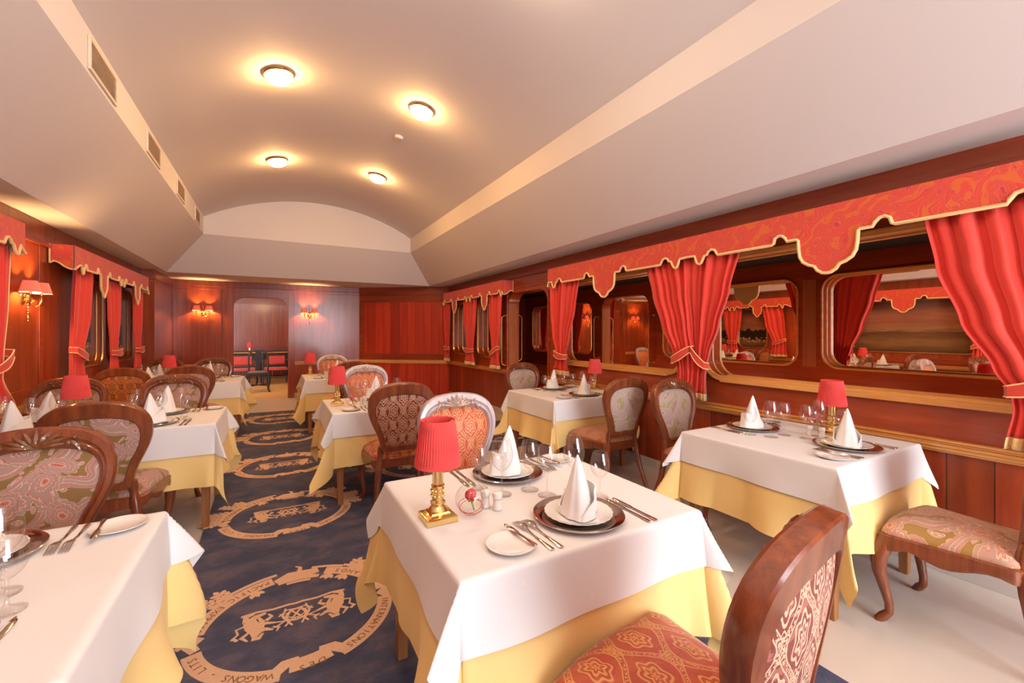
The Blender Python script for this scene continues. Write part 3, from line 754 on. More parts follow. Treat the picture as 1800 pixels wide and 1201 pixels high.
def napkin_mesh():
    b = MB(); n = 32; rs = []
    for t in [k / 12 for k in range(13)]:
        z = .205 * t; r = .066 * (1 - t) ** .85 + .0025
        row = []
        for j in range(n):
            a = 2 * PI * j / n
            fold = 1 + .10 * cos(3 * a + 1.2) * (1 - t) + .05 * cos(7 * a)
            row.append((r * 1.05 * cos(a) * fold - .012 * t, r * .82 * sin(a) * fold, z))
        rs.append(row)
    b.rings(rs, False, True)
    rs = []; m = 30
    for k in range(m + 1):                      # wrapped cuff with a diagonal top edge
        u = k / m; a = -2.7 + 4.6 * u
        top = .018 + .10 * math.sin(PI * min(1, u * 1.02)) ** .8 * (.55 + .45 * u)
        lift = .013 * math.sin(PI * u) ** .6
        row = []
        for q in range(6):
            z = top * q / 5; t0 = z / .205
            r = .066 * (1 - t0) ** .85 + .0025
            fold = 1 + .10 * cos(3 * a + 1.2) * (1 - t0) + .05 * cos(7 * a)
            g = 1.01 + lift * (1 + 1.6 * q / 5) / max(r, .02)
            row.append((r * 1.05 * cos(a) * fold * g - .012 * t0, r * .82 * sin(a) * fold * g, z))
        rs.append(row + [(p[0] * .94, p[1] * .94, p[2]) for p in reversed(row)])
    b.rings(rs, False, True)
    return b
nm_ = napkin_mesh(); NAPKIN = nm_.mesh('napkin', M['napkin'], 50)
def blade(out, thick, zf, nm, mat):
    """flat piece of cutlery from an outline of (half width, y); zf gives its height along y"""
    b = MB(); rs = []
    for w, y in out:
        z = zf(y); rs.append([(-w, y, z), (-w * .6, y, z + thick), (w * .6, y, z + thick), (w, y, z), (w * .6, y, z - thick * .2), (-w * .6, y, z - thick * .2)])
    b.rings(rs); return b
zk = lambda y: .0015
b = blade([(.003, -.11), (.008, -.107), (.0085, -.10), (.0055, -.06), (.0045, -.02), (.0042, 0), (.005, .01), (.009, .02), (.0095, .08), (.007, .10), (.002, .112)], .0028, zk, 'k', 0); KNIFE = b.mesh('table_knife', M['chrome'], 40)
b = blade([(.003, -.085), (.0075, -.083), (.0075, -.075), (.0045, -.04), (.004, -.005), (.0045, .005), (.009, .015), (.0105, .05), (.008, .075), (.002, .083)], .0026, zk, 'k', 0); BKNIFE = b.mesh('butter_knife', M['chrome'], 40)
zfk = lambda y: .0015 + (.010 * max(0, min(1, (y - .0) / .05)) - .012 * max(0, (y - .06) / .05) if y > 0 else 0)
b = blade([(.003, -.11), (.0085, -.107), (.0085, -.10), (.005, -.06), (.0032, -.01), (.0032, .02), (.006, .035), (.0115, .05), (.012, .062)], .0022, zfk, 'f', 0)
for x in (-.0098, -.0033, .0033, .0098):
    rs = [[(x - w, y, zfk(y)), (x - w, y, zfk(y) + .0018), (x + w, y, zfk(y) + .0018), (x + w, y, zfk(y))] for w, y in ((.0021, .06), (.0019, .085), (.0009, .108))]
    b.rings(rs)
FORK = b.mesh('fork', M['chrome'], 40)

def put(me, nm, label, cat, group, x, y, rz, z=TZ):
    o = link(nm, me, None, (x, y, z)); o.rotation_euler = (0, 0, rz); return tag(o, label, cat, group)
SKIP = set()
def setting(sx, sy, far, where, items='all', jit=0.0):
    r = PI if far else 0.0
    def L(x, y): return (sx + (-x if far else x), sy + (-y if far else y))
    W = where
    x, y = L(0, .165); put(CHARGER, 'charger_plate', 'polished steel charger at the %s' % W, 'charger', 'steel chargers', x, y, r)
    put(PLATE, 'plate', 'white scalloped plate at the %s' % W, 'plate', 'white plates', x, y, r, TZ + .0045)
    put(NAPKIN, 'napkin', 'cone folded napkin at the %s' % W, 'napkin', 'cone napkins', x, y - .0, r + .5 + jit, TZ + .0125)
    if items == 'few': return
    for i, (gx, gy, kind, nm) in enumerate(((.012, .378, 'medium', 'first wine glass from the left'), (.135, .368, 'large', 'tallest wine glass'), (.185, .268, 'small', 'smallest wine glass'))):
        x, y = L(gx, gy); put(GMESH[kind], 'wine_glass', '%s at the %s' % (nm if kind != 'medium' else 'medium sized wine glass', W), 'glass', 'wine glasses', x, y, r)
    for i, (gx, gy, nm) in enumerate(((-.212, .125, 'outer'), (-.180, .122, 'inner'))):
        x, y = L(gx, gy); put(FORK, 'fork', '%s fork at the %s' % (nm, W), 'fork', 'table forks', x, y, r + .03)
    for i, (gx, gy, nm) in enumerate(((.185, .120, 'inner'), (.213, .116, 'outer'))):
        x, y = L(gx, gy); put(KNIFE, 'table_knife', '%s knife at the %s' % (nm, W), 'knife', 'table knives', x, y, r - .02)
    x, y = L(-.305, .095); put(BREAD, 'bread_plate', 'small white side plate at the %s' % W, 'plate', 'bread plates', x, y, r)
    x, y = L(-.262, .12); put(BKNIFE, 'butter_knife', 'butter knife at the %s' % W, 'knife', 'butter knives', x, y, r + .10, TZ + .0145)

# table lamp
def make_lamp(label, x, y):
    t = thing('table_lamp', label, 'lamp', (x, y, TZ), 0, 'red table lamps')
    if 'l' not in PROTO:
        b = MB(); b.rings([[(a * r, c * r, z) for a, c in ((-1, -1), (1, -1), (1, 1), (-1, 1))] for r, z in ((.054, 0), (.054, .016), (.048, .020), (.034, .024), (.030, .030))])
        base = b.mesh('base', M['gold'], 30)
        b = MB(); b.lathe([(.030, .028), (.033, .034), (.027, .042), (.021, .048), (.026, .054), (.026, .060), (.0195, .066), (.0215, .074), (.0225, .095), (.0215, .112), (.023, .116), (.0185, .12)], n=20)
        rs = []
        for z in [.118 + k * .014 for k in range(9)]:
            rr = .0185 - (z - .118) * .02
            rs.append([(rr * (1 - .10 * (j % 2)) * cos(2 * PI * j / 32), rr * (1 - .10 * (j % 2)) * sin(2 * PI * j / 32), z) for j in range(32)])
        b.rings(rs)
        for k in range(10):
            a = 2 * PI * k / 10; 
            for z in (.082, .1): b.sphere((.0222 * cos(a + z * 9), .0222 * sin(a + z * 9), z), .0045, 6, 5)
        stem = b.mesh('stem', M['gold'], 40)
        b = MB(); n = 96; rs = []
        for r, z, am in ((.0785, .184, .0), (.0788, .190, .0), (.0770, .199, .03), (.0690, .25, .03), (.0610, .318, .03), (.0592, .328, 0), (.0590, .340, .0)):
            rs.append([(r * (1 + am * cos(PI * j)) * cos(2 * PI * j / n), r * (1 + am * cos(PI * j)) * sin(2 * PI * j / n), z) for j in range(n)])
        rs2 = [[(p[0] * .985, p[1] * .985, p[2]) for p in q] for q in reversed(rs)]
        b.rings(rs + rs2, True); sh = b.mesh('lamp_shade', M['shade'], 60)
        b = MB(); b.tube([(0, 0, .23), (0, 0, .30)], .008, 8); 
        for a in range(3): b.tube([(0, 0, .30), (.059 * cos(a * 2.09), .059 * sin(a * 2.09), .336)], .0015, 5)
        hd = b.mesh('shade_carrier', M['goldr'], 40)
        PROTO['l'] = (base, stem, sh, hd)
    for nm, me in zip(('base', 'stem', 'lamp_shade', 'shade_carrier'), PROTO['l']): link(nm, me, t)
    return t
PROTO = {}
def make_bowl(label, rlabel, x, y, k=1.0):
    if 'b' not in PROTO:
        b = MB(); R = .055
        b.lathe([(.0005, .002), (.022, .0)] + [(R * sin(a), R * .97 - R * .97 * cos(a)) for a in [.45 + i * .13 for i in range(17)]], n=28)
        g = b.mesh('rose_bowl', M['glass'], None)
        b = MB()
        for s in range(2):
            b.tube([(.043 * cos(a + s) * (1 - .1 * s), .043 * sin(a + s) * (1 - .1 * s), .028 + .012 * sin(a * 1.0 + s * 2)) for a in [i * 2 * PI / 30 for i in range(30)]], .0012, 5, True)
        w = b.mesh('red_cord', M['flame'], None)
        b = MB()
        for i in range(9):
            a = i * 2.4; rr = .004 + .0012 * i
            b.sphere((rr * cos(a), rr * sin(a), .072 - .0012 * i), (.011, .011, .016), 10, 7)
        rose = b.mesh('rose_head', M['rose'], None)
        b = MB()
        for i in range(4):
            a = i * PI / 2; b.sphere((.009 * cos(a), .009 * sin(a), .053), (.006, .006, .010), 8, 6)
        b.tube([(0, 0, .058), (.003, -.004, .035), (.006, -.010, .012)], .003, 6)
        st = b.mesh('rose_stem', M['green'], None)
        PROTO['b'] = (g, w, rose, st)
    g, w, rose, st = PROTO['b']
    t = thing('rose_bowl', label, 'bowl', (x, y, TZ), 0, 'glass rose bowls'); link('bowl', g, t); link('cord', w, t)
    r = thing('rose', rlabel, 'flower', (x, y, TZ), .6, 'roses in bowls'); link('rose_head', rose, r); link('rose_stem', st, r)
def make_shakers(x, y, dx, dy, where):
    if 's' not in PROTO:
        b = MB(); b.lathe([(.0005, 0), (.0165, .0), (.0175, .003), (.0155, .018), (.0150, .034), (.0162, .038)], n=20); body = b.mesh('body', M['porc'], 40)
        b = MB(); b.lathe([(.0155, .0385), (.0172, .042), (.0176, .056), (.0168, .060), (.008, .0625), (.0005, .063)], n=20); cap = b.mesh('cap', M['porc'], 40)
        PROTO['s'] = (body, cap)
    for i, nm in enumerate(('salt_shaker', 'pepper_shaker')):
        t = thing(nm, 'white porcelain %s, the %s one of the pair on the %s' % (nm.replace('_', ' '), 'nearer' if i == 0 else 'farther', where), 'shaker', (x + dx * i, y + dy * i, TZ), 0, 'salt and pepper shakers')
        link('body', PROTO['s'][0], t); link('cap', PROTO['s'][1], t)

for k, sx in (('C1', .925), ('C2', .86), ('C3', .85), ('R1', 2.80), ('R2', 2.78)):
    x0, x1, y0, y1, nm, _ = TABLES[k]
    setting(sx, y0, False, 'near place on the %s' % nm, jit=.2); setting(sx - .004, y1, True, 'far place on the %s' % nm, jit=-.3)
for k in ('L1', 'L2', 'L3'):
    x0, x1, y0, y1, nm, _ = TABLES[k]
    for sx, sn in ((-.75 if k != 'L3' else -.80, 'aisle side'), (-1.42 if k != 'L3' else -1.36, 'wall side')):
        setting(sx + (.03 if k == 'L1' else 0), y0 + (.06 if k == 'L1' else 0), False, 'near %s place on the %s' % (sn, nm), jit=.4); setting(sx, y1, True, 'far %s place on the %s' % (sn, nm), jit=-.1)
make_lamp('brass table lamp with red pleated shade on the front aisle table, nearest lamp', .492, 1.415)
make_lamp('red shaded brass lamp standing on the middle aisle table', .489, 4.075)
make_lamp('small red shaded lamp on the farthest aisle table in front of the end wall', .472, 7.10)
make_lamp('red shaded brass lamp on the front window table behind the napkin', 3.06, 1.385)
make_lamp('red shaded brass lamp on the rear window table under the window sill', 3.16, 3.78)
make_lamp('red shaded lamp on the middle left table in front of a carved chair', -1.205, 4.08)
make_lamp('red shaded lamp on the rear left table near the far corner', -1.20, 7.08)
for k, (x, y) in {'C1': (.607, 1.396), 'C2': (.597, 3.98), 'C3': (.585, 6.98), 'R1': (3.12, 1.50), 'R2': (3.08, 3.80)}.items():
    make_bowl('round clear glass bowl with a red cord on the %s' % TABLES[k][4], 'red rose bud standing in the glass bowl on the %s' % TABLES[k][4], x, y)
make_shakers(.706, 1.385, -.028, .042, 'front aisle table'); make_shakers(2.915, 1.372, .0, .07, 'front window table')
make_shakers(.70, 3.94, -.02, .045, 'middle aisle table'); make_shakers(.69, 6.95, -.02, .045, 'farthest aisle table')
make_shakers(-.98, 4.05, .03, .05, 'middle left table')

# ------------------------------------------------------------------ curtains and pelmets
def interp(keys, z):
    """smooth interpolation of (z, a, b, depth) keys, z falling"""
    if z >= keys[0][0]: return keys[0][1:]
    for k0, k1 in zip(keys, keys[1:]):
        if z >= k1[0]:
            t = (k0[0] - z) / (k0[0] - k1[0]); 
            return tuple(p + (q - p) * (t * t * (3 - 2 * t) * .6 + t * .4) for p, q in zip(k0[1:], k1[1:]))
    return keys[-1][1:]
def curtain(label, keys, wx, sg, folds, tie, group, hem=.06, seed=1, edge=False, hook=None):
    """keys: (z, edge y a, edge y b, pleat depth); sg: +1 hangs on the left wall, -1 on the right"""
    rnd = random.Random(seed); ph = rnd.uniform(0, 6.28); wob = [rnd.uniform(-.6, .6) for _ in range(folds + 2)]
    zt, zb = keys[0][0], keys[-1][0]
    t = thing('curtain', label, 'curtain', (wx, (keys[-1][1] + keys[-1][2]) / 2, zb), 0, group)
    oy = (keys[-1][1] + keys[-1][2]) / 2
    nu, nv = folds * 10, 46
    def fn(z, s):
        a, c, dp = interp(keys, z)
        q = s * folds; w = .5 + .5 * sin(2 * PI * q + ph + 1.1 * sin(q * 1.7 + ph * 2)); w *= .72 + .28 * sin(q * 2.3 + ph)
        w = w ** .8
        x = dp * w + .004 * sin(5 * s + z * 2 + ph)
        return (sg * (.004 + x), a + (c - a) * (s + .012 * sin(2 * PI * q * 2 + ph)) - oy, z - zb)
    b = MB(); b.grid(lambda u, v: fn(zt + (zb + hem - zt) * v, u), nu, nv); d = b.obj('drape', M['curtain'], t, sharp=None)
    so = d.modifiers.new('thickness', 'SOLIDIFY'); so.thickness = .003
    if hem:
        b = MB(); b.grid(lambda u, v: fn(zb + hem - hem * v, u), nu, 3); d = b.obj('hem_band', M['fringe'], t, sharp=None)
        so = d.modifiers.new('thickness', 'SOLIDIFY'); so.thickness = .004
    if edge:
        b = MB(); b.tube([fn(zt + (zb - zt) * k / 40, 1.0 if edge > 0 else 0.0) for k in range(41)], .004, 6); b.obj('edge_braid', M['braid'], t)
    if tie:
        z0, hy, zh = tie       # band height at the far edge, hook y, hook height
        a, c, dp = interp(keys, z0)
        near, farr = (a, c) if abs(a - hy) < abs(c - hy) else (c, a)
        pth = []
        for k in range(17):
            u = k / 16
            y = hy + (farr + (.02 if farr > near else -.02) - hy) * u
            z = zh + (z0 - zh) * (u ** 1.25) - .018 * sin(PI * u)
            x = dp + .022 + .016 * sin(PI * u) if u < .97 else dp * .4
            if k == 0: x = .01
            pth.append((sg * x, y - oy, z - zb))
        b = MB(); rs = []
        for k, p in enumerate(pth):
            h = .026 + .012 * sin(PI * k / 16)
            rs.append([(p[0], p[1], p[2] - h), (p[0] + sg * .006, p[1], p[2] - h), (p[0] + sg * .008, p[1], p[2] + h), (p[0], p[1], p[2] + h)])
        b.rings(rs); tb = b.obj('tieback', M['valance'], t, sharp=60)
        b = MB()
        for e in (-1, 1):
            b.tube([(p[0] + sg * .006, p[1], p[2] + e * (.026 + .012 * sin(PI * k / 16))) for k, p in enumerate(pth)], .0045, 6)
        b.obj('tieback_cord', M['braid'], tb)
    return t
CW = 3.285
g = 'red curtains along the window wall'
curtain('red curtain tied back at the left end of the long pelmet beside the doorway', [(2.06, 4.81, 4.18, .045), (1.7, 4.79, 4.26, .05), (1.35, 4.74, 4.38, .05), (1.10, 4.66, 4.47, .04), (1.02, 4.67, 4.46, .045), (.84, 4.73, 4.38, .06)], CW, -1, 6, (1.08, 4.70, 1.13), g, seed=3)
curtain('left one of the pair of red curtains between the two large windows', [(2.06, 3.12, 2.64, .05), (1.75, 3.04, 2.60, .055), (1.45, 2.93, 2.56, .055), (1.2, 2.80, 2.56, .045), (1.1, 2.75, 2.57, .04), (1.0, 2.74, 2.56, .045), (.80, 2.80, 2.56, .06)], CW, -1, 6, (1.13, 2.56, 1.245), g, seed=5)
curtain('right one of the pair of red curtains between the two large windows', [(2.06, 2.65, 2.12, .05), (1.75, 2.64, 2.20, .055), (1.45, 2.61, 2.30, .055), (1.2, 2.57, 2.40, .045), (1.1, 2.56, 2.43, .04), (1.0, 2.57, 2.44, .045), (.80, 2.60, 2.43, .06)], CW + .004, -1, 6, (1.10, 2.57, 1.245), g, seed=8)
curtain('large red curtain sweeping down at the right edge of the picture', [(2.06, 1.005, .36, .06), (1.75, .955, .34, .065), (1.45, .86, .34, .06), (1.2, .74, .35, .05), (1.08, .68, .36, .045), (1.0, .67, .36, .05), (.80, .70, .34, .06)], CW, -1, 7, (1.09, .36, 1.20), g, seed=11)
def straight(y, w, zt, zb, zt_): return [(zt, y + w / 2, y - w / 2, .04), (1.6, y + w * .42, y - w * .42, .045), (zt_ + .06, y + w * .24, y - w * .24, .035), (zt_ - .05, y + w * .24, y - w * .24, .035), (zb, y + w * .36, y - w * .36, .05)]
g = 'narrow red curtains of the small far window'
curtain('narrow red curtain at the left end of the small far pelmet', straight(8.76, .42, 2.04, .78, 1.06), CW, -1, 3, (1.06, 8.90, 1.08), g, seed=21)
curtain('narrow red curtain in the middle under the small far pelmet', straight(7.56, .66, 2.04, .78, 1.06), CW, -1, 4, (1.06, 7.80, 1.08), g, seed=22)
curtain('narrow red curtain right under the small far pelmet by the brass handle', straight(6.50, .50, 2.04, .78, 1.08), CW, -1, 4, (1.02, 6.34, 1.14), g, seed=23)
g = 'red curtains along the left wall'; LW = -1.79
curtain('tied red curtain at the left picture edge beside the wall lamp', [(2.04, 4.26, 4.72, .05), (1.6, 4.34, 4.68, .05), (1.2, 4.47, 4.63, .04), (1.05, 4.48, 4.62, .04), (.8, 4.44, 4.80, .05)], LW, 1, 5, (1.12, 4.68, 1.24), g, seed=31, edge=1)
curtain('tied red curtain at the front end of the left wall pelmet', [(2.06, 5.92, 6.42, .05), (1.6, 5.86, 6.34, .05), (1.16, 5.84, 6.16, .04), (1.05, 5.84, 6.16, .04), (.80, 5.80, 6.22, .05)], LW, 1, 4, (1.12, 5.84, 1.22), g, seed=32)
curtain('tied red curtain in the middle of the left wall pelmet', straight(7.24, .56, 2.04, .8, 1.14), LW, 1, 4, (1.14, 7.38, 1.16), g, seed=33)
curtain('tied red curtain at the far end of the left wall pelmet', straight(8.30, .56, 2.04, .8, 1.14), LW, 1, 4, (1.14, 8.44, 1.16), g, seed=34)
curtain('red curtain at the near end of the big left window, seen only in the mirrors', [(2.04, 2.9, 2.5, .05), (1.6, 2.84, 2.5, .05), (1.2, 2.7, 2.5, .04), (1.05, 2.7, 2.5, .04), (.8, 2.75, 2.45, .05)], LW, 1, 5, (1.12, 2.5, 1.24), g, seed=35)

HALF = [(0, 1.782), (.025, 1.785), (.055, 1.805), (.075, 1.835), (.11, 1.848), (.145, 1.872), (.165, 1.91), (.172, 1.96), (.176, 2.028), (.185, 2.036), (.25, 2.036), (.262, 2.06), (.285, 2.082), (.31, 2.086), (.335, 2.072), (.345, 2.036), (.36, 2.028),
        (.80, 2.028), (.812, 2.05), (.83, 2.075), (.86, 2.082), (.885, 2.07), (.90, 2.045), (.925, 2.04), (.94, 2.01), (.955, 1.984), (.975, 1.975), (.995, 1.985), (1.01, 2.02), (1.02, 2.05), (1.10, 2.055)]
def pelmet(label, wx, sg, y0, y1, centres, sy, depth, group, zofs=0.0, ztop=2.235):
    """stiffened shaped pelmet with a braid along its scalloped lower edge"""
    ys = []
    for c in centres:
        for s, z in HALF:
            ys.append((c + s * sy, z)); 
            if s > 0: ys.append((c - s * sy, z))
    ys = sorted(p for p in ys if y0 <= p[0] <= y1)
    pts = []
    for p in ys:
        if not pts or p[0] - pts[-1][0] > .002: pts.append(p)
    pts = [(y0, 2.0)] + pts + [(y1, 2.0)]
    pts = [(y, z + zofs) for y, z in pts]
    t = thing('pelmet', label, 'pelmet', (wx, (y0 + y1) / 2, ztop - .3), 0, group)
    oy, oz = (y0 + y1) / 2, ztop - .3
    b = MB(); rs = []
    for mi, xo in ((0, sg * .012), (1, 0.0)):
        vs = []; uv = []
        for y, z in pts:
            vs += [(xo, y - oy, z - oz), (xo, y - oy, ztop - oz)]; uv += [(y, z), (y, ztop)]
        b.add(vs, [(2 * i, 2 * i + 2, 2 * i + 3, 2 * i + 1) for i in range(len(pts) - 1)], mi, uv, flat=True)
    # returns to the wall and top board
    for y in (y0, y1):
        zz = [2.055, 2.075, 2.06, 2.03, 2.01, 2.0]
        for yy, mi in ((y, 0), (y + (.01 if y == y0 else -.01), 1)):
            vs = []; uv = []
            for k in range(6):
                x = -sg * depth * (1 - k / 5); vs += [(x, yy - oy, zz[k] + zofs - oz), (x, yy - oy, ztop - oz)]; uv += [(x + y, zz[k]), (x + y, ztop)]
            b.add(vs, [(2 * i, 2 * i + 2, 2 * i + 3, 2 * i + 1) for i in range(5)], mi, uv, flat=True)
    b.add([(sg * .012, y0 - oy, ztop - oz), (sg * .012, y1 - oy, ztop - oz), (-sg * depth, y1 - oy, ztop - oz), (-sg * depth, y0 - oy, ztop - oz)], [(0, 1, 2, 3)], 1, [(0, 0)] * 4, flat=True)
    b.obj('pelmet_fabric', [M['valance'], M['lining']], t, sharp=None)
    b = MB(); b.tube([(sg * .014, y - oy, z - oz + .004) for y, z in pts], .011, 6, sx=1, sy=1)
    for y in (y0, y1):
        b.tube([(-sg * depth * (1 - k / 5), y - oy, [2.055, 2.075, 2.06, 2.03, 2.01, 2.0][k] + zofs - oz) for k in range(6)], .008, 6)
        b.tube([(-sg * depth, y - oy, 2.055 + zofs - oz), (-sg * depth, y - oy, ztop - oz)], .007, 6)
    b.obj('braid', M['braid'], t)
    return t
pelmet('long scarlet paisley pelmet with gold braid above the large mirror windows', 3.215, -1, .30, 4.80, [1.48, 3.68], 1.0, .172, 'paisley pelmets')
pelmet('short scarlet pelmet over the small window in the far right corner', 3.215, -1, 6.08, 8.86, [6.78, 8.20], .645, .172, 'paisley pelmets')
pelmet('scarlet pelmet over the dark windows on the left wall', -1.70, 1, 5.68, 8.48, [6.50, 7.86], .63, .162, 'paisley pelmets')
pelmet('scarlet pelmet at the left picture edge', -1.70, 1, 2.50, 4.74, [3.62], 1.02, .162, 'paisley pelmets')

# ------------------------------------------------------------------ wall lamps
def sconce(label, loc, rz):
    """two-armed brass wall lamp, wall behind at local -y"""
    t = thing('wall_sconce', label, 'lamp', loc, rz, 'wall sconces')
    b = MB(); b.lathe([(.001, .014), (.02, .012), (.034, .004), (.036, 0)], n=20)
    me = b.mesh('backplate', M['gold'], 40); o = link('backplate', me, t); o.rotation_euler = (-PI / 2, 0, 0); o.scale = (1, 1.9, 1); 
    for s in (-1, 1):
        b = MB()
        b.tube([(0, .012, -.01), (s * .02, .035, -.055), (s * .05, .055, -.075), (s * .085, .07, -.06), (s * .1, .08, -.02), (s * .1, .08, .02)], [.007, .006, .006, .006, .006, .007], 8)
        b.tube([(s * .02, .035, -.05), (s * .045, .05, -.02), (s * .03, .045, 0.0), (s * .015, .04, -.015)], [.005, .005, .004, .003], 6)
        b.lathe([(.004, .015), (.022, .022), (.024, .026), (.008, .026)], (s * .1, .08, 0), 14); b.lathe([(.008, .026), (.008, .055)], (s * .1, .08, 0), 10)
        b.obj('arm', M['gold'], t)
        b = MB(); b.sphere((s * .1, .08, .062), (.011, .011, .018), 8, 6); b.obj('bulb', M['bulb'], t)
        b = MB(); n = 28
        prof = [(.068, .042), (.0685, .046), (.045, .135), (.044, .138)]
        b.lathe(prof + [(r - .0015, z) for r, z in reversed(prof)], (s * .1, .08, 0), n); b.obj('lamp_shade', M['sshade'], t)
    b = MB()
    for k in range(6): b.sphere((.0, .03, -.085 - k * .022), (.006 if k % 2 else .009, .006 if k % 2 else .009, .010), 8, 6)
    b.tube([(0, .02, -.03), (0, .03, -.085)], .004, 6)
    b.obj('pendant', M['gold'], t)
    b = MB(); b.tube([(0, .012, .03), (0, .03, .07), (0, .03, .12)], [.006, .005, .004], 6); b.sphere((0, .03, .13), .009, 8, 6); b.obj('finial', M['gold'], t)
    return t
sconce('brass wall lamp with two pink shades on the left wall', (XL + .002, 5.22, 1.69), -PI / 2)
sconce('brass wall lamp with two shades left of the arched doorway', (-1.215, YF - .002, 1.78), PI)
sconce('brass wall lamp with two shades right of the arched doorway', (.67, YF - .002, 1.77), PI)

# ------------------------------------------------------------------ ceiling lights, vents, detector
def ceil_light(label, x, y):
    nx = (x - CX) / Rv; tilt = math.asin(nx)
    t = thing('ceiling_light', label, 'light', (x, y, zv(x) - .001), 0, 'round ceiling lights'); t.rotation_euler = (0, tilt, 0)
    if 'c' not in PROTO:
        b = MB(); b.lathe([(.118, 0), (.128, -.004), (.130, -.012), (.124, -.02), (.116, -.026), (.112, -.024), (.108, 0)], n=40); ring = b.mesh('trim_ring', M['gold'], 40)
        b = MB(); b.lathe([(.1085, -.012), (.106, -.035), (.096, -.058), (.075, -.077), (.045, -.088), (.001, -.092)], n=32); dome = b.mesh('diffuser', M['dome'], None); dome2 = b.mesh('diffuser', M['dome2'], None)
        PROTO['c'] = (ring, dome, dome2)
    link('trim_ring', PROTO['c'][0], t); link('diffuser', PROTO['c'][1 if y > 3 else 2], t)
for y, nm in ((4.30, 'nearer'), (6.45, 'farther')):
    ceil_light('lit round opal ceiling light, %s one of the left row' % nm, .03, y); ceil_light('lit round opal ceiling light, %s one of the right row' % nm, 1.325, y)
for i, y in enumerate((2.12, -.05, -2.2)):  # pairs out of view; those behind the camera are added for light
    for x, nm in ((.03, 'left'), (1.325, 'right')): ceil_light('lit round opal ceiling light continuing the %s row unseen above or behind the camera' % nm, x, y)
def vent(label, y0, y1):
    z0, z1 = 3.025, 3.235; x = VL
    t = thing('air_vent', label, 'vent', (x, (y0 + y1) / 2, z0), 0, 'ceiling air vents'); w = (y1 - y0) / 2; h = z1 - z0
    b = MB(); f = .022
    b.box((.0004, -w, 0), (.014, w, f)); b.box((.0004, -w, h - f), (.014, w, h)); b.box((.0004, -w, f), (.014, -w + f, h - f)); b.box((.0004, w - f, f), (.014, w, h - f)); b.obj('frame', M['vent'], t, bevel=.002)
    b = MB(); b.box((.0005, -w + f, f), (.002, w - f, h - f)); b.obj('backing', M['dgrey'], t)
    b = MB()
    for k in range(9): b.obox((.009, 0, f + (h - 2 * f) * (k + .5) / 9), (.016, 2 * w - 2 * f, .0025), ry=.6)
    b.obj('louvres', M['vent'], t)
for i, (y0, y1) in enumerate(((2.26, 2.78), (3.59, 4.11), (4.97, 5.48), (6.33, 6.82), (7.66, 8.11))):
    vent(('%s louvred vent in the left ceiling strip' % ('nearest', 'second nearest', 'middle', 'second farthest', 'farthest')[i]), y0, y1)
b = MB(); b.lathe([(.05, 0), (.05, -.012), (.035, -.028), (.001, -.03)], n=24)
o = b.obj('smoke_detector', M['ceil'], None, (1.28, 5.05, zv(1.28))); o.rotation_euler = (0, math.asin((1.28 - CX) / Rv), 0); tag(o, 'small pale smoke detector on the vault between ceiling lights', 'detector')

# ------------------------------------------------------------------ brass grab handles
def handle(label, x, y, z0, z1, sg):
    t = thing('grab_handle', label, 'handle', (x, y, z0), 0, 'brass grab handles'); h = z1 - z0
    b = MB(); b.tube([(0, 0, .02), (sg * .05, 0, .005), (sg * .10, 0, .03), (sg * .11, 0, .08), (sg * .11, 0, h - .08), (sg * .10, 0, h - .03), (sg * .05, 0, h - .005), (0, 0, h - .02)], .008, 8); b.obj('bar', M['goldr'], t)
    for z in (.02, h - .02): b = MB(); b.obox((sg * .004, 0, z), (.008, .05, .05)); b.obj('mounting_plate', M['goldr'], t, bevel=.003)
handle('brass grab handle beside the doorway next to the small curtained window', XR, 6.30, .84, 1.68, -1)
handle('brass grab handle of the doorway on the corridor side, seen in the mirror', XR + .2, 5.00, .90, 1.70, 1)
handle('second brass grab handle on the corridor side, seen in the mirror', XR + .2, 6.36, .90, 1.70, 1)

# ------------------------------------------------------------------ carpet with woven medallions
rug = thing('carpet', 'navy blue carpet with beige ribbon medallions running along the aisle', 'carpet', (0, 0, 0))
b = MB(); b.prism([(-.418, -2.6), (1.98, -2.6), (1.98, 4.55), (3.2, 4.55), (3.2, 5.98), (1.98, 5.98), (1.98, 8.45), (-.44, 8.62)], .001, RUG, 'z'); b.obj('pile', M['rug'], rug, sharp=30)
def letters(s, size):
    cu = bpy.data.curves.new('txt', 'FONT'); cu.body = s; cu.size = size; cu.align_x = 'CENTER'; cu.align_y = 'CENTER'; cu.extrude = .0004; cu.resolution_u = 3
    o = bpy.data.objects.new('txt', cu); C.objects.link(o)
    dg = bpy.context.evaluated_depsgraph_get(); me = bpy.data.meshes.new_from_object(o.evaluated_get(dg))
    vs = [tuple(v.co) for v in me.vertices]; fs = [tuple(p.vertices) for p in me.polygons]
    bpy.data.objects.remove(o); bpy.data.curves.remove(cu); bpy.data.meshes.remove(me)
    return vs, fs
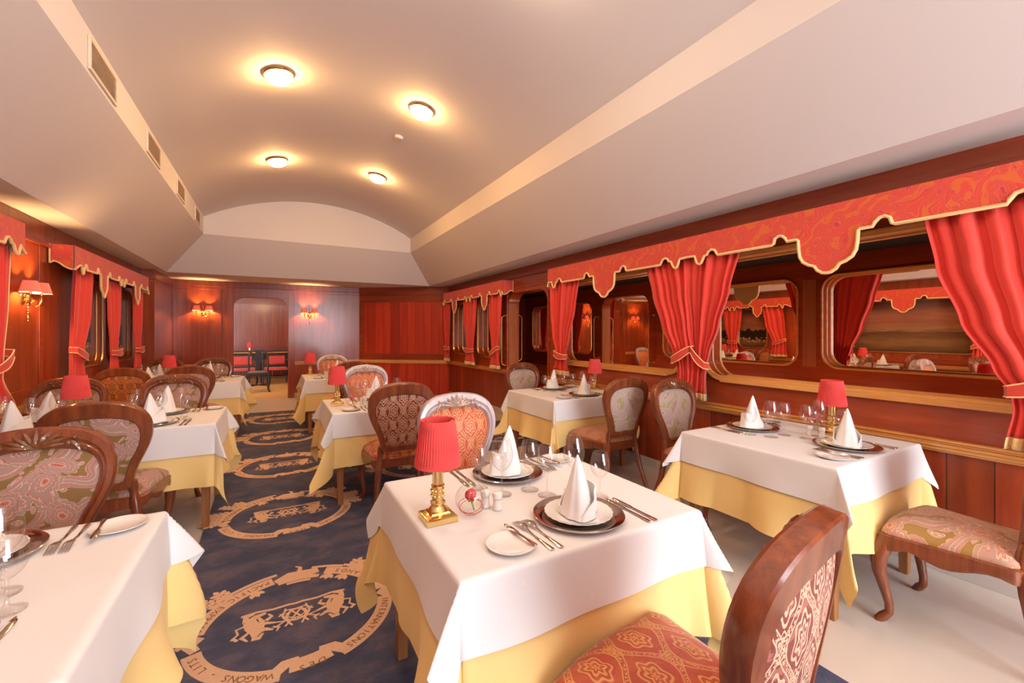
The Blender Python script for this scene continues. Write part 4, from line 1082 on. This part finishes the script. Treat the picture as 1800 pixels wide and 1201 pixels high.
def medallion():
    b = MB(); A, B = .415, .385; W = .072      # reader's frame is turned half round at the end
    def el(th, k=0.0): return Vector(((A + k) * cos(th), (B + k) * sin(th), 0))
    def strip(pts, w, mi=0, z=.002):
        P = [Vector((p[0], p[1], 0)) for p in pts]; k = len(P); top = []
        for i in range(k):
            T = P[min(i + 1, k - 1)] - P[max(i - 1, 0)]; T.normalize(); nrm = Vector((-T.y, T.x, 0)); ww = w[i] if hasattr(w, '__len__') else w
            top.append((P[i] + nrm * ww / 2, P[i] - nrm * ww / 2))
        vs = []
        for l, r in top: vs += [(l.x, l.y, 0), (l.x, l.y, z), (r.x, r.y, z), (r.x, r.y, 0)]
        fs = []
        for i in range(k - 1):
            a, c = 4 * i, 4 * i + 4; fs += [(a, c, c + 1, a + 1), (a + 1, c + 1, c + 2, a + 2), (a + 2, c + 2, c + 3, a + 3)]
        fs += [(0, 1, 2, 3), (4 * k - 1, 4 * k - 2, 4 * k - 3, 4 * k - 4)]
        b.add(vs, fs, mi, flat=True)
    def arc(d0, d1, k=0.0, w=W, n=24): strip([el(math.radians(d0 + (d1 - d0) * i / n), k) for i in range(n + 1)], w)
    def word(s, d0, d1, inward):
        for i, ch in enumerate(s):
            if ch == ' ': continue
            th = math.radians(d0 + (d1 - d0) * (i + .5) / len(s)); p = el(th)
            nx, ny = cos(th) / A, sin(th) / B; na = math.atan2(ny, nx)
            rot = na - PI / 2 if not inward else na + PI / 2
            vs, fs = LET[ch]
            b.add([(p.x + x * cos(rot) - y * sin(rot), p.y + x * sin(rot) + y * cos(rot), .0024 + z) for x, y, z in vs], fs, 1, flat=True)
    # ribbon: upper arc split into banners
    arc(172, 112); word('INTERNATIONS', 170, 116, False)
    arc(108, 84, -.03); word('DES', 104, 88, False)
    arc(80, 12); word('WAGONS - LITS', 76, 16, False)
    for a, s in ((111, 1), (81, -1)):          # folded ribbon ends
        p = el(math.radians(a), -.05); strip([p + Vector((-.05 * s, .045, 0)), p + Vector((.0, .0, 0)), p + Vector((.055 * s, -.005, 0))], [.05, .055, .04])
    arc(184, 247); word('GRANDS', 205, 240, True)
    arc(284, 352); word('PACIFIC EXPRESS', 286, 350, True)
    for a in (178, 2): p = el(math.radians(a)); strip([p + Vector((-.03, -.045, 0)), p + Vector((.01, 0, 0)), p + Vector((-.02, .05, 0))], [.04, .06, .04])
    # central knot of the lower arc, loose ribbon loops
    p = el(math.radians(266)); strip([p + Vector((-.10, .0, 0)), p + Vector((-.03, .01, 0)), p + Vector((.05, .0, 0)), p + Vector((.12, .025, 0))], [.05, .085, .085, .03]); strip([p + Vector((.0, -.02, 0)), p + Vector((-.01, -.075, 0)), p + Vector((.015, -.10, 0))], [.03, .02, .006])
    arc(280, 318, .055, .022, 12); arc(236, 258, .05, .02, 10); arc(214, 236, .06, .022, 10)
    # oak twigs
    def leaf(c, a, L):
        pts = [Vector(c) + Vector((cos(a), sin(a), 0)) * L * t for t in (0, .2, .4, .6, .8, 1)]; strip(pts, [.006, .026, .016, .03, .02, .004])
    for base, dr in ((el(math.radians(330)), .0), (el(math.radians(345)), .45), (el(math.radians(318)), -.5), (el(math.radians(210)), PI), (el(math.radians(196)), PI - .5), (el(math.radians(225)), PI + .5)):
        d0 = Vector((cos(dr), sin(dr), 0)); strip([base, base + d0 * .14], [.008, .005])
        for k in range(4):
            q = base + d0 * (.03 + .035 * k); leaf(q, dr + .75, .055); leaf(q, dr - .75, .055)
        leaf(base + d0 * .13, dr, .06)
    for a in (300, 242, 228):
        base = el(math.radians(a), -.03)
        for k in range(3): leaf(base, math.radians(a) + PI + (-.6 + .6 * k), .06)
    for d0, dr in ((338, .2), (352, .75), (202, PI - .2), (188, PI - .75), (312, -.9), (228, PI + .9)):
        base = el(math.radians(d0), .02); v0 = Vector((cos(dr), sin(dr), 0)); strip([base, base + v0 * .09], [.007, .004])
        for k in range(3):
            q = base + v0 * (.015 + .03 * k); leaf(q, dr + .9, .05); leaf(q, dr - .9, .05)
        leaf(base + v0 * .085, dr, .05)
    arc(250, 282, -.045, .03, 8); arc(256, 276, -.075, .018, 6)
    # centre emblem : two facing lions and an interlaced cypher
    for s in (-1, 1):
        X = lambda x, y: (s * x, y)
        strip([X(.20, -.05), X(.185, .0), X(.165, .05), X(.175, .085)], [.05, .065, .055, .02]); strip([X(.165, .05), X(.13, .045), X(.10, .065)], [.03, .022, .01]); strip([X(.175, .01), X(.13, .0), X(.09, .015)], [.03, .02, .01])
        strip([X(.205, -.04), X(.17, -.075), X(.13, -.085)], [.04, .03, .015]); strip([X(.21, -.05), X(.215, -.09), X(.18, -.105)], [.035, .025, .012])
        strip([X(.215, -.02), X(.25, -.01), X(.24, .03), X(.265, .06)], .010); strip([X(.26, .05), X(.24, .075)], .014)
        strip([X(.19, .03), X(.225, .065), X(.20, .10)], [.012, .02, .008]); strip([X(.15, .03), X(.145, -.02), X(.16, -.06)], [.03, .022, .012]); strip([X(.14, .07), X(.155, .10), X(.185, .095)], [.01, .022, .02]); strip([X(.10, .045), X(.075, .06), X(.085, .085)], [.01, .014, .006]); strip([X(.13, -.02), X(.105, -.045), X(.12, -.07)], [.02, .016, .008])
        strip([X(.11, .01), X(.02, .035), X(-.04, .0), X(-.02, -.05), X(.04, -.06), X(.075, -.02)], .008); strip([X(.235, -.105), X(.17, -.112), X(.10, -.10), X(.03, -.105), X(0, -.10)], .014)
        strip([X(.02, .075), X(.06, -.01), X(.045, -.075)], .009); strip([X(.05, .07), X(-.03, -.06)], .009); strip([X(.085, .05), X(.04, .02), X(.07, -.04), X(.03, -.03), X(.05, .03)], .009)
    arcp = [(.045 * cos(a), .045 * sin(a) - .005) for a in [i * 2 * PI / 20 for i in range(21)]]; strip(arcp, .009)
    b.v = [(-x, -y, z) for x, y, z in b.v]
    return b
LET = {ch: letters(ch, .046) for ch in set('INTERNATIONSDESWAGONS-LITSGRANDSPACIFICEXPRESS')}
MED = medallion().mesh('medallion', [M['rugb'], M['rugl']], None, smooth=False)
for x, y in [(.095, 2.345 + 1.37 * k) for k in range(-1, 5)] + [(1.36, 3.04 + 1.37 * k) for k in range(-2, 4)] + [(2.66, 5.20)]:
    o = link('medallion', MED, rug, (x, y, RUG))

# ------------------------------------------------------------------ furniture of the room beyond
t = thing('splat_back_chair', 'dark carved chair with vase shaped back standing in the doorway room', 'chair', (-.33, 11.75, 0), PI)
def dchair(t):
    b = MB()
    arch = [(-.19, -.2, .45), (-.205, -.215, .62), (-.20, -.235, .80), (-.15, -.25, .93), (-.06, -.255, .965), (0, -.255, .955), (.06, -.255, .965), (.15, -.25, .93), (.20, -.235, .80), (.205, -.215, .62), (.19, -.2, .45)]
    b.tube(arch, [.022, .018, .018, .022, .024, .026, .024, .022, .018, .018, .022], 8); b.obj('back_frame', M['dark'], t)
    b = MB(); b.prism([(-.05, .45), (.05, .45), (.045, .52), (.03, .58), (.06, .68), (.085, .76), (.075, .84), (.05, .88), (.08, .95), (-.08, .95), (-.05, .88), (-.075, .84), (-.085, .76), (-.06, .68), (-.03, .58), (-.045, .52)], -.25, -.23, 'y'); b.obj('splat', M['dark'], t)
    b = MB(); b.prism([(-.2, -.21), (.2, -.21), (.24, .21), (-.24, .21)], .38, .45, 'z'); b.obj('seat_frame', M['dark'], t, bevel=.01)
    b = MB(); b.prism([(-.18, -.19), (.18, -.19), (.21, .18), (-.21, .18)], .451, .48, 'z'); b.obj('seat', M['dgrey'], t, bevel=.012)
    for sx in (-1, 1):
        b = MB(); b.tube([(sx * .215, .18, .40), (sx * .235, .2, .32), (sx * .215, .18, .12), (sx * .22, .19, .04), (sx * .235, .21, 0)], [.035, .034, .018, .016, .024], 8); b.obj('leg', M['dark'], t)
        b = MB(); b.tube([(sx * .19, -.19, .42), (sx * .19, -.2, .2), (sx * .2, -.25, 0)], [.022, .018, .018], 8); b.obj('leg', M['dark'], t)
    b = MB(); b.tube([(-.2, .18, .15), (0, 0, .16), (.2, .18, .15)], .012, 6); b.tube([(-.19, -.2, .15), (0, 0, .16), (.19, -.2, .15)], .012, 6); b.obj('stretcher', M['dark'], t)
dchair(t)
t = thing('side_table', 'dark wooden table against the back room wall carrying a small red lamp', 'table', (-.6, 14.6, 0))
b = MB(); b.box((-1.0, -.5, .72), (1.3, .5, .77)); b.obj('tabletop', M['dark'], t, bevel=.01)
b = MB(); b.box((-.95, -.45, .62), (1.25, .45, .719)); b.obj('apron', M['dark'], t)
for sx in (-.9, 1.2):
    for sy in (-.42, .42):
        b = MB(); b.tube([(sx, sy, .62), (sx, sy, .3), (sx, sy, 0)], [.04, .03, .025], 8); b.obj('leg', M['dark'], t)
l = make_lamp('tiny red shaded lamp on the dark table in the room beyond the doorway', -.62, 14.5); l.location.z = .771; 
def armchair(label, x, y, rz):
    t = thing('spindle_armchair', label, 'chair', (x, y, 0), rz, 'armchairs in the room beyond')
    b = MB(); b.box((-.28, -.26, .38), (.28, .20, .45)); b.obj('seat', M['redvel'], t, bevel=.02)
    b = MB(); b.box((-.29, .201, .34), (.29, .25, .47)); b.obj('seat_rail', M['dark'], t, bevel=.01)
    b = MB(); b.obox((0, -.24, .66), (.42, .06, .22), rx=.12); b.obj('backrest', M['redvel'], t, bevel=.02)
    b = MB()
    for s in (-1, 1):
        b.tube([(s * .31, -.3, .9), (s * .31, -.26, .62), (s * .31, .1, .62), (s * .31, .24, .60)], .018, 6)
        for k in range(7): b.tube([(s * .31, -.22 + k * .07, .2), (s * .31, -.22 + k * .07, .6)], .008, 5)
        b.tube([(s * .31, -.26, .2), (s * .31, .26, .2)], .014, 6)
    b.tube([(-.31, -.31, .90), (.31, -.31, .90)], .02, 6); b.tube([(-.31, -.27, .2), (.31, -.27, .2)], .014, 6)
    b.tube([(-.31, .26, .2), (.31, .26, .2)], .014, 6)
    for k in range(9): b.tube([(-.26 + .065 * k, .26, .2), (-.26 + .065 * k, .26, .36)], .008, 5)
    b.obj('spindle_frame', M['dark'], t)
    for sx in (-1, 1):
        for sy in (-1, 1):
            b = MB(); b.tube([(sx * .31, sy * .26, .62 if sy > 0 else .9), (sx * .31, sy * .27, 0)], .02, 6); b.obj('leg', M['dark'], t)
armchair('dark armchair with red cushions left of the dark vase backed chair', -.72, 13.45, 0)
armchair('dark armchair with red cushions right of the dark vase backed chair', .02, 13.35, .1)
armchair('dark armchair at the right edge of the doorway room', .62, 13.0, PI / 2)

# ------------------------------------------------------------------ light
def area(name, loc, rot, size, power, col, sy=None):
    l = bpy.data.lights.new(name, 'AREA'); l.energy = power; l.color = col; l.size = size
    if sy: l.shape = 'RECTANGLE'; l.size_y = sy
    o = bpy.data.objects.new(name, l); C.objects.link(o); o.location = loc; o.rotation_euler = rot; return o
def point(name, loc, power, col, r=.06):
    l = bpy.data.lights.new(name, 'POINT'); l.energy = power; l.color = col; l.shadow_soft_size = r
    o = bpy.data.objects.new(name, l); C.objects.link(o); o.location = loc; return o
point('back_room_lamp', (-.4, 11.6, 2.5), 60, (1, .62, .30), .3)
for nm, lx, ly, lz, rz in (('left', XL + .002, 5.22, 1.69, -PI / 2), ('far_left', -1.215, YF - .002, 1.78, PI), ('far_right', .67, YF - .002, 1.77, PI)):
    for s_ in (-1, 1):
        ox, oy = s_ * .1, .08
        point('sconce_bulb_' + nm, (lx + ox * cos(rz) - oy * sin(rz), ly + ox * sin(rz) + oy * cos(rz), lz + .075), 18, (1, .55, .22), .018)

for ly in (.8, 2.3, 3.8, 5.2): point('corridor_added_fill', (4.40, ly, .5), 7, (1, .66, .42), .03)  # unseen lights added behind the window wall to brighten the mirror reflections
w = bpy.data.worlds.new('daylight'); S.world = w; w.use_nodes = True
bg = w.node_tree.nodes['Background']; bg.inputs[0].default_value = (.87, .93, 1.0, 1); bg.inputs[1].default_value = 13.0
portal = area('added_rear_fill_portal', ((.75 + XR - .12) / 2, YB - .04, 1.65), (PI / 2, 0, 0), 2.5, 10, (1, 1, 1), 2.6); portal.data.cycles.is_portal = True  # portal for the fill light through the added rear window

# ------------------------------------------------------------------ camera
cd = bpy.data.cameras.new('camera'); cam = bpy.data.objects.new('camera', cd); C.objects.link(cam)
cd.sensor_width = 36; cd.lens = 755 / 1800 * 36; cd.clip_start = .02
cam.location = (0, 0, 1.39); cam.rotation_euler = (PI / 2, 0, -math.atan(418 / 755))
cd.shift_y = -15.5 / 1800
S.camera = cam
vs_ = S.view_settings; S.display_settings.display_device = 'sRGB'; vs_.view_transform = 'Standard'; vs_.look = 'None'; vs_.exposure = 0.34; vs_.gamma = 1.0; vs_.use_curve_mapping = False
cy = S.cycles; cy.use_denoising = True; cy.max_bounces = 12; cy.diffuse_bounces = 4; cy.glossy_bounces = 9; cy.transparent_max_bounces = 24; cy.transmission_bounces = 4
cy.sample_clamp_indirect = 4.0; cy.caustics_reflective = True; cy.caustics_refractive = False
